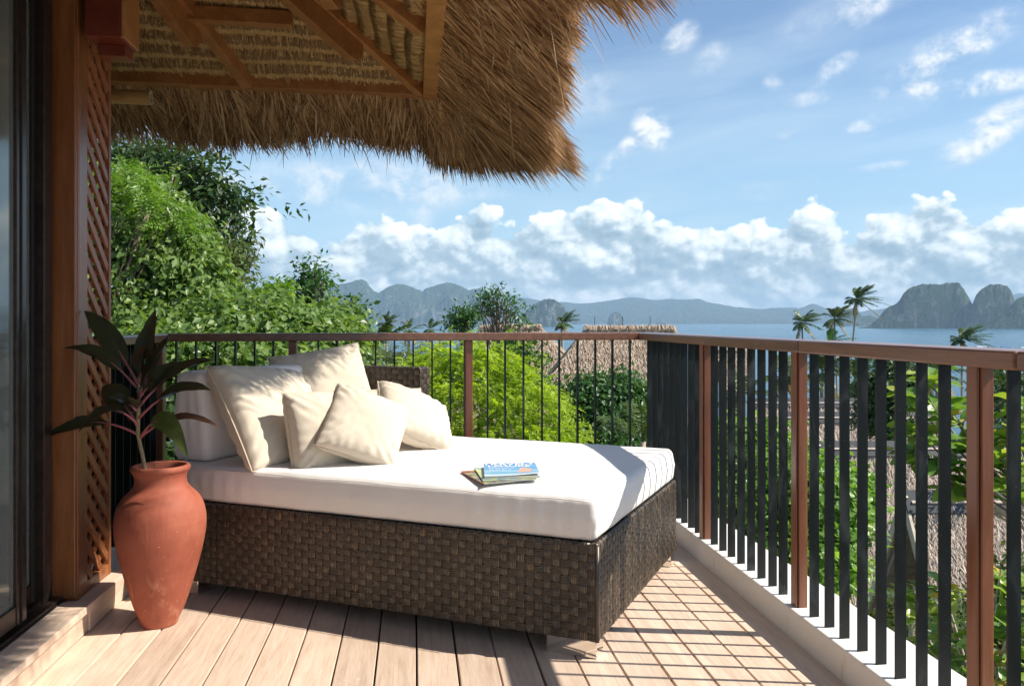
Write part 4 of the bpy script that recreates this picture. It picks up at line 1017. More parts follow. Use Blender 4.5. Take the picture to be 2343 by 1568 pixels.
plain('yellow_print', (0.75, 0.62, 0.25), 0.5)
def lettering(name, txt, size, m, parent, loc, sx=1.0):
    cu = bpy.data.curves.new(name, 'FONT'); cu.body = txt; cu.size = size; cu.align_x = 'CENTER'; cu.align_y = 'CENTER'; cu.offset = size * 0.02; cu.resolution_u = 2
    tmp = bpy.data.objects.new('lettering_tmp', cu); COL.objects.link(tmp)
    dg = bpy.context.evaluated_depsgraph_get(); me = bpy.data.meshes.new_from_object(tmp.evaluated_get(dg)); bpy.data.objects.remove(tmp)
    me.materials.clear(); me.materials.append(MATS[m]); me.transform(Matrix.Diagonal((sx, 1, 1, 1)))
    return link(name, me, parent, loc)
def magazine(c, rot, w, l, th, label, cover, curl=0.0, tilt=(0, 0), spine='paper'):
    e = empty('magazine', c, rot, label, 'magazine', 'magazines on the mattress')
    g = G().box(-w / 2, -l / 2, 0, w / 2, l / 2, th); g.obj('pages', 'paper', e)
    nx, ny = 20, 24
    xx = np.linspace(-w / 2, w / 2 + 0.001, nx); yy = np.linspace(-l / 2 - 0.001, l / 2 + 0.001, ny); X, Y = np.meshgrid(xx, yy, indexing='ij')
    k = np.clip((X / w + 0.5) * 0.9 + (0.5 - Y / l) * 0.55 - 0.62, 0, 1); Z = th + 0.0006 + curl * k ** 2
    V = np.stack([X, Y, Z], 2).reshape(-1, 3)
    link('cover', np_mesh('cover', V, grid_faces(nx, ny), cover, True), e)
    g = G().box(-w / 2 - 0.001, -l / 2, -0.0003, -w / 2 - 0.0002, l / 2, th + 0.0004); g.obj('spine', spine, e)
    return e
MZ = TOPZ + 0.002
m1 = magazine((0.312, 3.10, MZ), R(15.3), 0.20, 0.265, 0.003, 'dark covered magazine with a salmon spine, lowest of the stack', 'cover_dark', spine='salmon')
lettering('title', 'Time', 0.06, 'red_print', m1, (-0.035, 0.095, 0.0041), 1.1)
m2 = magazine((0.3415, 3.107, MZ + 0.0045), R(2.9), 0.20, 0.265, 0.004, 'green and yellow covered magazine in the middle of the stack', 'cover_green', spine='grey_cover')
m3 = magazine((0.368, 3.124, MZ + 0.0102), R(-4.1), 0.205, 0.27, 0.009, 'blue covered travel magazine with a curling corner, top of the stack', 'cover_blue', 0.012)
lettering('title', 'TRAVEL+', 0.060, 'white_print', m3, (-0.004, 0.106, 0.0110), 0.86)
lettering('title', 'LEISURE', 0.050, 'white_print', m3, (-0.004, 0.062, 0.0110), 0.98)
lettering('cover_line', 'ASIA AND BEYOND', 0.017, 'yellow_print', m3, (-0.02, 0.028, 0.0151)) if False else None
g = G()
for i, y in enumerate((0.026, 0.014, -0.012, -0.022, -0.032)):
    for k in range(9 - i):
        x0 = -0.085 + k * 0.0125; g.box(x0, y, 0.0100, x0 + 0.0085 + 0.003 * math.sin(k * 3 + i), y + 0.005 - 0.0006 * i, 0.0106)
g.obj('cover_lines', 'white_print', m3)
g = G().add([(0.02, -0.08, 0.0112), (0.07, -0.085, 0.0140), (0.085, -0.03, 0.0140), (0.06, 0.02, 0.0118), (0.035, 0.022, 0.0110), (0.03, -0.03, 0.0110)], [(0, 1, 2, 3, 4, 5)]); g.obj('cover_figure', 'pale_skin_print', m3)
# ------------------------------------------------------------------ terracotta jar
VX, VY = -0.956, 3.285
prof = [(0.0, 0.004), (0.055, 0.002), (0.064, 0.0), (0.068, 0.004), (0.078, 0.030), (0.099, 0.080), (0.121, 0.150), (0.141, 0.219), (0.159, 0.290), (0.172, 0.357), (0.1755, 0.400), (0.1745, 0.425),
        (0.170, 0.455), (0.1625, 0.480), (0.150, 0.503), (0.133, 0.523), (0.117, 0.538), (0.106, 0.552), (0.1005, 0.566), (0.0995, 0.580), (0.102, 0.594), (0.107, 0.606), (0.1115, 0.612), (0.1145, 0.619), (0.1145, 0.626), (0.111, 0.632), (0.104, 0.635), (0.097, 0.632), (0.0935, 0.624), (0.092, 0.610), (0.092, 0.57), (0.10, 0.54), (0.12, 0.52)]
def spline(pr, m_=4):
    out = []
    P = [np.array(p) for p in pr]
    for i in range(len(P) - 1):
        p0, p1, p2, p3 = P[max(i - 1, 0)], P[i], P[i + 1], P[min(i + 2, len(P) - 1)]
        for k in range(m_):
            t_ = k / m_; out.append(tuple(0.5 * ((2 * p1) + (-p0 + p2) * t_ + (2 * p0 - 5 * p1 + 4 * p2 - p3) * t_ ** 2 + (-p0 + 3 * p1 - 3 * p2 + p3) * t_ ** 3)))
    out.append(tuple(P[-1])); return out
prof = [(r_ * 0.915, z_ * 0.952) for r_, z_ in prof]
g = G().lathe(spline(prof, 3), 72)
V = np.array(g.v); r_ = np.hypot(V[:, 0], V[:, 1]); th_ = np.arctan2(V[:, 1], V[:, 0])
k = 1 + 0.006 * np.sin(2 * th_ + V[:, 2] * 6) + 0.004 * np.sin(3 * th_ - V[:, 2] * 9 + 1)
V[:, 0] *= k; V[:, 1] *= k; V[:, 0] += 0.004 * np.sin(V[:, 2] * 4); g.v = [tuple(p) for p in V]
vase = g.obj('jar', 'terracotta', smooth=True, loc=(VX, VY, 0.0015)); tag(vase, 'tall terracotta jar with a flared rim standing on the deck', 'jar')
g = G().lathe([(0.0, 0.500), (0.05, 0.501), (0.092, 0.498)], 32); g.obj('soil', 'soil', vase)

# ------------------------------------------------------------------ cordyline in the jar
SX = 0.000918                                 # metres per enlarged-photo unit at the jar's distance
c_, s_ = math.cos(PSI), math.sin(PSI)
RT_ = np.array((c_, -s_, 0)); FW_ = np.array((s_, c_, 0)); UP_ = np.array((0, 0, 1.0))
plant_o = np.array((VX - 0.055, VY - 0.02, 0.522))
plant = empty('cordyline_plant', plant_o, 0, 'dark leaved cordyline with pink leaf stalks growing in the terracotta jar', 'plant')
def pp(x, y, d=0.0):
    """enlarged-photo position (580,690 is where the cane meets the rim) at depth offset d, relative to the plant's base"""
    return RT_ * ((x - 580) * SX + 0.01) + UP_ * ((690 - y) * SX + 0.062) + FW_ * d
g = G().tube([pp(586, 750), pp(580, 690), pp(568, 620), pp(556, 565), pp(550, 530), pp(545, 470, 0.01), pp(548, 400, 0.01), pp(552, 330, 0.0), pp(556, 270)], [0.0085, 0.008, 0.0075, 0.007, 0.0075, 0.007, 0.006, 0.005, 0.003], 10)
g.obj('cane', 'cane', plant, True)
def leaf(a, b_, w, sag=0.0, m='leaf_cordyline', da=0.0, db=0.0, pet=0.25, roll=0.0, fold=0.25, mid=None, name='leaf'):
    """petiole from a, blade to tip b (enlarged-photo positions)"""
    A = pp(*a, da); B = pp(*b_, db); n = 15; t_ = np.linspace(0, 1, n)[:, None]
    L = np.linalg.norm(B - A)
    M_ = (A + B) / 2 + UP_ * (sag * SX) if mid is None else pp(*mid, (da + db) / 2)
    C = (1 - t_) ** 2 * A + 2 * t_ * (1 - t_) * (2 * M_ - (A + B) / 2) + t_ ** 2 * B
    tg = unit(np.gradient(C, axis=0))
    nrm = unit(np.cross(tg, np.cross(np.tile(UP_ * 0.75 - FW_ * 0.65, (n, 1)), tg)))
    sd_ = np.cross(tg, nrm)
    cr, sr = math.cos(R(roll)), math.sin(R(roll)); sd_, nrm = sd_ * cr + nrm * sr, nrm * cr - sd_ * sr
    q = np.clip((t_[:, 0] - pet) / (1 - pet), 0, 1)
    prof_ = np.where(t_[:, 0] < pet, 0.07, np.sin(np.pi * q ** 0.72) ** 0.8 * (1 - 0.12 * q) + 0.05 * (1 - q)); prof_[-1] = 0.01
    Wd = w * SX / 2 * prof_ * 0.80
    js = np.linspace(-1, 1, 7)
    V = np.stack([C + sd_ * (Wd * j)[:, None] + nrm * (Wd * (abs(j) ** 1.3) * fold + 0.0025 * np.sin(t_[:, 0] * 19 + j * 2) * abs(j) * (Wd > 0.01))[:, None] for j in js], 1).reshape(-1, 3)
    o = link(name, np_mesh(name, V, grid_faces(n, 7), m, True), plant)
    if pet > 0.1:
        ke = int(pet * n) + 3
        G().tube([C[i] - nrm[i] * 0.0015 for i in range(ke)], [0.0055 - 0.0035 * i / ke for i in range(ke)], 6).obj('leaf_stalk', 'petiole', o, True)
    return o
leaf((548, 330), (298, 28), 112, 34, pet=0.20, db=0.05, roll=12)
leaf((545, 345), (296, 182), 92, 52, pet=0.22, db=-0.08, roll=-8)
leaf((552, 300), (596, 22), 120, 0, pet=0.08, db=0.05, roll=8)
leaf((552, 300), (556, 60), 80, 0, pet=0.08, db=0.10, roll=-14)
leaf((552, 295), (616, 166), 115, 8, 'leaf_cordyline_red', pet=0.06, db=-0.06, roll=-12)
leaf((552, 330), (652, 200), 100, 40, pet=0.12, db=-0.08, roll=-20)
leaf((550, 425), (820, 240), 112, 52, pet=0.20, db=0.10, roll=12)
leaf((552, 470), (858, 354), 96, 55, pet=0.26, db=-0.02, roll=6)
leaf((552, 390), (678, 252), 100, 28, pet=0.12, db=0.12, roll=-12)
leaf((552, 380), (674, 340), 92, 36, pet=0.12, db=-0.12, roll=-10)
leaf((548, 535), (182, 556), 84, 62, pet=0.34, db=-0.05, roll=6)
leaf((546, 500), (342, 350), 130, 30, pet=0.26, db=0.10, roll=14)
leaf((546, 490), (394, 506), 88, 70, pet=0.22, db=-0.14, roll=-10)
leaf((548, 440), (488, 376), 90, 14, pet=0.18, db=-0.10, roll=6)
leaf((548, 430), (568, 372), 84, 6, pet=0.08, db=-0.12, roll=20)
leaf((556, 555), (814, 616), 104, 112, 'leaf_cordyline_green', pet=0.22, db=-0.12, roll=-10)
leaf((556, 550), (866, 518), 46, 66, 'leaf_cordyline_red', pet=0.28, db=0.05, roll=0)
leaf((548, 520), (468, 450), 82, 12, pet=0.28, db=0.12, roll=14)
leaf((554, 300), (520, 150), 92, 0, pet=0.08, db=0.08, roll=-26)
leaf((554, 360), (620, 130), 96, 10, pet=0.14, db=0.12, roll=20)
# ------------------------------------------------------------------ ground, sea, islands
SEA = -18.0
def ground_z(x, y):
    d = np.hypot(x, y); t_ = np.clip((d - 22) / 95, 0, 1); t_ = t_ * t_ * (3 - 2 * t_)
    z = -5.2 - 13.6 * t_ + 0.5 * fbm(x * 0.08 + 7, y * 0.08, 4)
    hill = np.clip((-x - 2) / 25, 0, 1) * np.clip(1 - d / 120, 0, 1) * 6
    return np.maximum(z + hill, -20.5)
gx = np.concatenate([np.linspace(-420, -40, 20)[:-1], np.linspace(-40, 60, 90), np.linspace(60, 420, 20)[1:]])
gy = np.concatenate([np.linspace(-150, -10, 10)[:-1], np.linspace(-10, 60, 70), np.linspace(60, 230, 40)[1:]])
X, Y = np.meshgrid(gx, gy, indexing='ij')
V = np.stack([X, Y, ground_z(X, Y)], 2).reshape(-1, 3)
m, t, b = mat('ground_soil'); co = objco(t); n = t.noise(co, 0.6, 6, 0.65)
t.put(b.inputs['Base Color'], t.ramp(n, [(0.3, (0.03, 0.05, 0.015)), (0.5, (0.06, 0.07, 0.03)), (0.7, (0.14, 0.11, 0.07))])); b.inputs['Roughness'].default_value = 0.95
bump(t, b, n, 0.8, 0.3)
o = link('ground', np_mesh('ground', V, grid_faces(len(gx), len(gy)), 'ground_soil', True)); tag(o, 'sloping garden ground falling from the balcony to the shore', kind='structure')

m, t, b = mat('sea_water'); co = objco(t)
n1 = t.noise(t.scale(co, (0.5, 1.0, 1)), 0.35, 4, 0.6); n2 = t.noise(t.scale(co, (0.5, 1.0, 1)), 0.02, 4, 0.6); n3 = t.noise(t.scale(co, (0.12, 1.0, 1)), 0.006, 4, 0.6)
c = t.ramp(n3, [(0.35, (0.018, 0.085, 0.145)), (0.65, (0.040, 0.130, 0.19))])
t.put(b.inputs['Base Color'], c); b.inputs['Roughness'].default_value = 0.22; b.inputs['IOR'].default_value = 1.33
bump(t, b, t.math('ADD', n1, t.math('MULTIPLY', n2, 6.0)), 0.9, 1.0)
o = G().add([(-9000, -140, SEA), (9000, -140, SEA), (9000, 9400, SEA), (-9000, 9400, SEA)], [(0, 1, 2, 3)]).obj('sea', 'sea_water'); tag(o, 'calm blue sea of the bay', kind='structure')

def karst(name, green, green2, rock, s, rock_amt):
    m, t, b = mat(name)
    geo = t.new('ShaderNodeNewGeometry'); co = geo.outputs['Position']; sp = t.new('ShaderNodeSeparateXYZ'); t.l.new(geo.outputs['True Normal'], sp.inputs[0])
    nb = t.noise(co, s, 5, 0.62); nf = t.noise(co, s * 5, 4, 0.65); ns = t.noise(t.scale(co, (1, 1, 0.18)), s * 2.5, 4, 0.6)
    g_ = t.mix(t.mapr(nf, 0.35, 0.65), green, green2)
    k = t.math('MULTIPLY', t.mapr(sp.outputs[2], 0.16, 0.46, 1, 0), t.mapr(t.math('ADD', t.math('MULTIPLY', nb, 0.5), t.math('MULTIPLY', ns, 0.5)), 0.50 - 0.08 * rock_amt, 0.62 - 0.06 * rock_amt))
    r_ = t.mix(t.mapr(ns, 0.4, 0.6), tuple(q * 0.55 for q in rock), rock)
    t.put(b.inputs['Base Color'], t.mix(k, g_, r_)); b.inputs['Roughness'].default_value = 0.95; b.inputs['Specular IOR Level'].default_value = 0.1
    bump(t, b, t.math('ADD', nf, t.math('MULTIPLY', nb, 0.5)), 1.0, 0.35 / s)
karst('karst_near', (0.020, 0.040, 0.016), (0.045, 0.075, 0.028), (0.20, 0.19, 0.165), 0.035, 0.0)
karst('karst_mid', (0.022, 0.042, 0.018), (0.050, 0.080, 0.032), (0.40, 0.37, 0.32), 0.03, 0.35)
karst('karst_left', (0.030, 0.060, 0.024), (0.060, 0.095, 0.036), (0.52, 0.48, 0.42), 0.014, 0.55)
karst('far_hills', (0.035, 0.055, 0.028), (0.055, 0.080, 0.040), (0.2, 0.2, 0.18), 0.004, 0.0)
def island(pts, D, depth, m, label, pw=(2.6, 0.55), nu=170, nv=70, rough=0.10, fine=0.05, clump=0.012, shift=0.0, name='island', skew=0.0):
    nu = int(nu * 1.5); nv = int(nv * 1.4); fine = fine * 1.7; clump = clump * 1.6 + 0.006
    """ridge line given as (x, y) on the enlarged photo; a solid of the given depth at its own distance"""
    rx = np.array([p[0] for p in pts], float); ry = np.array([p[1] for p in pts], float)
    ux = (rx - CX) / F_PX * D; hz_ = np.maximum(CAM_H + (CY - ry) / F_PX * D - SEA, -2.0)
    u = np.linspace(ux[0], ux[-1], nu); S = np.interp(u, ux, hz_)
    v = np.linspace(-1, 1, nv)
    U, Vv = np.meshgrid(u, v, indexing='ij'); Sg = np.repeat(S[:, None], nv, 1)
    Lc = max(depth, 1.0)
    off = fbm(U / (0.5 * Lc) + shift, np.zeros_like(U) + 3 + shift, 4) * 0.35
    q = np.clip(np.abs(Vv + off * (1 - Vv ** 2) + skew * (1 - Vv ** 2)), 0, 1)
    g_ = np.clip(1 - q ** pw[0], 0, 1) ** pw[1]
    H = Sg * g_
    nz_ = fbm(U / Lc * 3.2 + shift, Vv * 2.4 + shift, 5)
    flute = fbm(U / Lc * 9.0 + shift * 3, np.zeros_like(U) + shift, 4)
    H = H * (1 + 0.5 * flute * np.clip(q - 0.25, 0, 1) * 2 * (1 - q))
    H = H * (1 + rough * nz_ * np.clip(1 - g_, 0, 1) * 3) + Sg.max() * fine * fbm(U / Lc * 13 + shift, Vv * 9, 4) * np.clip(q * 2.5, 0.15, 1) * (g_ > 0.02)
    bump_ = np.abs(fbm(U / Lc * 38 + 5, Vv * 30, 3)); H = H + Sg.max() * clump * bump_
    H = np.minimum(H, Sg * 1.02 + Sg.max() * 0.012)
    H = np.where(g_ <= 0.001, -1.5, H)
    H[0] = -1.5; H[-1] = -1.5
    s, c = math.sin(PSI), math.cos(PSI)
    W_ = D + depth * (Vv + 0.0) * 0.5
    Uf = U * (W_ / D)          # the flanks run along the line of sight
    XX = Uf * c + W_ * s; YY = -Uf * s + W_ * c
    cx_, cy_ = XX.mean(), YY.mean()
    V = np.stack([XX - cx_, YY - cy_, H], 2).reshape(-1, 3)
    o = link(name, np_mesh(name, V, grid_faces(nu, nv), m, True), None, (cx_, cy_, SEA))
    tag(o, label, kind='structure'); return o
far1 = [(-2600, 742), (-2300, 700), (-1800, 690), (-1200, 705), (-700, 680), (-200, 700), (200, 690), (600, 700), (1000, 676), (1130, 673), (1180, 678), (1240, 690), (1290, 694), (1340, 695), (1400, 688), (1445, 681), (1470, 683), (1500, 688), (1530, 684), (1570, 688), (1600, 683), (1620, 692), (1660, 699), (1700, 706), (1740, 708), (1780, 704), (1830, 706), (1860, 697), (1905, 710), (1960, 716), (2030, 704), (2070, 716), (2130, 712), (2200, 700), (2260, 690), (2330, 672), (2400, 680), (2700, 690), (3100, 670), (3600, 700), (4000, 742)]
island(far1, 7600, 1500, 'far_hills', 'long pale blue mountain range across the far side of the bay', nu=420, nv=40, fine=0.05, clump=0.0, name='mountains')
island([(1120, 742), (1180, 731), (1300, 727), (1420, 724), (1500, 729), (1600, 726), (1700, 731), (1800, 728), (1900, 733), (2000, 735), (2100, 742)], 6600, 500, 'far_hills', 'low pale foreland at the foot of the far mountains', nu=200, nv=24, name='foreland')
left1 = [(560, 741), (590, 715), (640, 690), (700, 672), (750, 655), (785, 650), (800, 647), (815, 641), (826, 640), (838, 645), (846, 657), (855, 667), (866, 671), (880, 662), (893, 655), (910, 651), (925, 652), (940, 657), (955, 664), (966, 668), (975, 660), (982, 658), (995, 654), (1010, 649), (1022, 647), (1040, 650), (1058, 657), (1072, 665), (1082, 662), (1095, 661), (1108, 664), (1125, 678), (1145, 700), (1165, 725), (1175, 741)]
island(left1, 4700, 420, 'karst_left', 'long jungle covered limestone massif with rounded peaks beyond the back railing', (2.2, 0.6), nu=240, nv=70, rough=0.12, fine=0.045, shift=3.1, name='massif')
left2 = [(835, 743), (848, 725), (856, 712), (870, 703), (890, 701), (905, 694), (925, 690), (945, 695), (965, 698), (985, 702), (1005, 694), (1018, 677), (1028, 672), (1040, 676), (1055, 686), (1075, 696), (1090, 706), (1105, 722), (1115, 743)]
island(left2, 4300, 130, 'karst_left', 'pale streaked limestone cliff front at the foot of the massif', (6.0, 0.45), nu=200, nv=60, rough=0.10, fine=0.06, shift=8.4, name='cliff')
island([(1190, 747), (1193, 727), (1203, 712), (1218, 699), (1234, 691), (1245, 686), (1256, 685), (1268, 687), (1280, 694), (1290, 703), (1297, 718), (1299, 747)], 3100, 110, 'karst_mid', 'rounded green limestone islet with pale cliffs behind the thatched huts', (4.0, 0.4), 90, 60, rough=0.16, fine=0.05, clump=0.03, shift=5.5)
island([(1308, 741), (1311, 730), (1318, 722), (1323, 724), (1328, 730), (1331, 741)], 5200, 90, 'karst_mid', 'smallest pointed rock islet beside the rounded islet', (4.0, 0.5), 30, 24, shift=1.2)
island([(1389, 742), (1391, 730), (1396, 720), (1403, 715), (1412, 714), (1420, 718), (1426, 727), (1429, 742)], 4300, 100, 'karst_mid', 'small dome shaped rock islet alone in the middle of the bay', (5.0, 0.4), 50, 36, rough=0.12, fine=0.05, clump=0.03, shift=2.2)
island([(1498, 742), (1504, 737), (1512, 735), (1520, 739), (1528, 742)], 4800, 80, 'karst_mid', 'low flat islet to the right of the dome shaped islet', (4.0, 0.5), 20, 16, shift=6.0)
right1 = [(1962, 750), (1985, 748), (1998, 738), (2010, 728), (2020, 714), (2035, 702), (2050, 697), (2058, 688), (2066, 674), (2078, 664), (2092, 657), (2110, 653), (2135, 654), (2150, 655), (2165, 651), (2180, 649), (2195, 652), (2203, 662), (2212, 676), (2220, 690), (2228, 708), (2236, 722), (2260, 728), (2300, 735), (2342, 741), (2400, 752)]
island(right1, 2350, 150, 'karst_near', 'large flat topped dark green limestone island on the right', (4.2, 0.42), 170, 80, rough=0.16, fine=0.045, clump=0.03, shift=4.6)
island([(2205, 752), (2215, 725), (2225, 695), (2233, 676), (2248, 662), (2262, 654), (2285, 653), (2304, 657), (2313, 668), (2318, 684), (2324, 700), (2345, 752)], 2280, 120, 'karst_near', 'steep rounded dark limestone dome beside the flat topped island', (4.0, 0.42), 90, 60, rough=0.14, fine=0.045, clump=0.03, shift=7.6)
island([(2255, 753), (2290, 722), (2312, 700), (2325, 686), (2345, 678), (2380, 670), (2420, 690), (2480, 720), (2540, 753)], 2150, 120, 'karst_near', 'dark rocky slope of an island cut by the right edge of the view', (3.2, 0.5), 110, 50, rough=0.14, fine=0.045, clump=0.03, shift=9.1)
island([(1905, 746), (1920, 726), (1935, 712), (1950, 708), (1962, 712), (1972, 724), (1990, 722), (2010, 728), (2030, 746)], 3600, 220, 'karst_mid', 'lower hazy headland behind the left foot of the large island', (4.0, 0.45), 70, 40, shift=11.0)

# ------------------------------------------------------------------ haze over the bay
hm = bpy.data.materials.new('haze_air'); hm.use_nodes = True; MATS['haze_air'] = hm
ht = NT(hm.node_tree); ht.n.clear()
pv_ = ht.new('ShaderNodeVolumePrincipled'); pv_.inputs['Color'].default_value = (0.50, 0.74, 1.0, 1); pv_.inputs['Density'].default_value = 1.35e-4; pv_.inputs['Anisotropy'].default_value = 0.0
ho = ht.new('ShaderNodeOutputMaterial'); ht.l.new(pv_.outputs[0], ho.inputs['Volume'])
o = G().box(-9200, -260, SEA - 4.0, 9200, 9600, 262).obj('haze', 'haze_air'); tag(o, 'thin blue sea haze over the bay', kind='stuff')

# ------------------------------------------------------------------ outrigger boats
def boat(x, y, D, L, hull, roof_c, label, rz):
    p = at(x, y, D); p[2] = SEA
    e = empty('outrigger_boat', p, rz, label, 'boat', 'outrigger boats moored off the beach')
    n = 13; tt = np.linspace(-1, 1, n); V = []; Fs = []
    for t_ in tt:
        w = 0.9 * (1 - abs(t_) ** 2.5) + 0.04; zt = 1.0 + 0.7 * abs(t_) ** 3
        for (a, z) in ((-1, zt), (-0.8, 0.1), (0, -0.25), (0.8, 0.1), (1, zt)): V.append((t_ * L / 2, a * w, z))
    g = G().add(V, [tuple(int(q) for q in f) for f in grid_faces(n, 5)] + [tuple(i * 5 + k for i, k in ((j, 0), (j, 4), (j + 1, 4), (j + 1, 0))) for j in range(n - 1)])
    g.obj('hull', hull, e)
    g = G()
    V = []
    for t_ in np.linspace(-0.55, 0.5, 8):
        for a in np.linspace(-1, 1, 7): V.append((t_ * L / 2, a * 1.35, 2.75 - 0.35 * a * a))
    g.add(V, [tuple(int(q) for q in f) for f in grid_faces(8, 7)])
    g.box(-0.55 * L / 2, -1.35, 2.28, 0.5 * L / 2, -1.28, 2.45); g.box(-0.55 * L / 2, 1.28, 2.28, 0.5 * L / 2, 1.35, 2.45)
    g.obj('canopy', roof_c, e)
    g = G()
    for t_ in (-0.5, -0.15, 0.2, 0.45):
        for s in (-1, 1): g.tube([(t_ * L / 2, s * 0.85, 0.9), (t_ * L / 2, s * 1.25, 2.5)], 0.05, 5)
    g.obj('canopy_posts', 'white_gloss', e)
    for s in (-1, 1):
        G().tube([(-L * 0.42, s * 3.2, 0.15), (0, s * 3.2, 0.05), (L * 0.42, s * 3.2, 0.25)], 0.11, 6).obj('float', 'white_gloss', e)
    g = G()
    for t_ in (-0.3, 0.3): g.tube([(t_ * L, -3.2, 0.2), (t_ * L, 0, 1.25), (t_ * L, 3.2, 0.2)], 0.07, 5)
    g.obj('outrigger_beams', 'white_gloss', e)
    G().tube([(0.1 * L, 0, 2.6), (0.1 * L, 0, 4.6)], 0.05, 5).obj('mast', 'blue_gloss', e)
plain('white_gloss', (0.78, 0.78, 0.76), 0.4); plain('blue_gloss', (0.03, 0.13, 0.42), 0.4); plain('coral_gloss', (0.62, 0.20, 0.13), 0.4)
boat(2246, 801, 540, 15, 'coral_gloss', 'white_gloss', 'outrigger boat with a white canopy and coral red hull beside the wind blown palm', R(-4))
boat(2300, 803, 530, 12, 'white_gloss', 'blue_gloss', 'outrigger boat with a blue canopy to the right of the red hulled boat', R(6))
boat(2345, 805, 520, 11, 'white_gloss', 'white_gloss', 'white outrigger boat at the right edge of the view', R(-12))

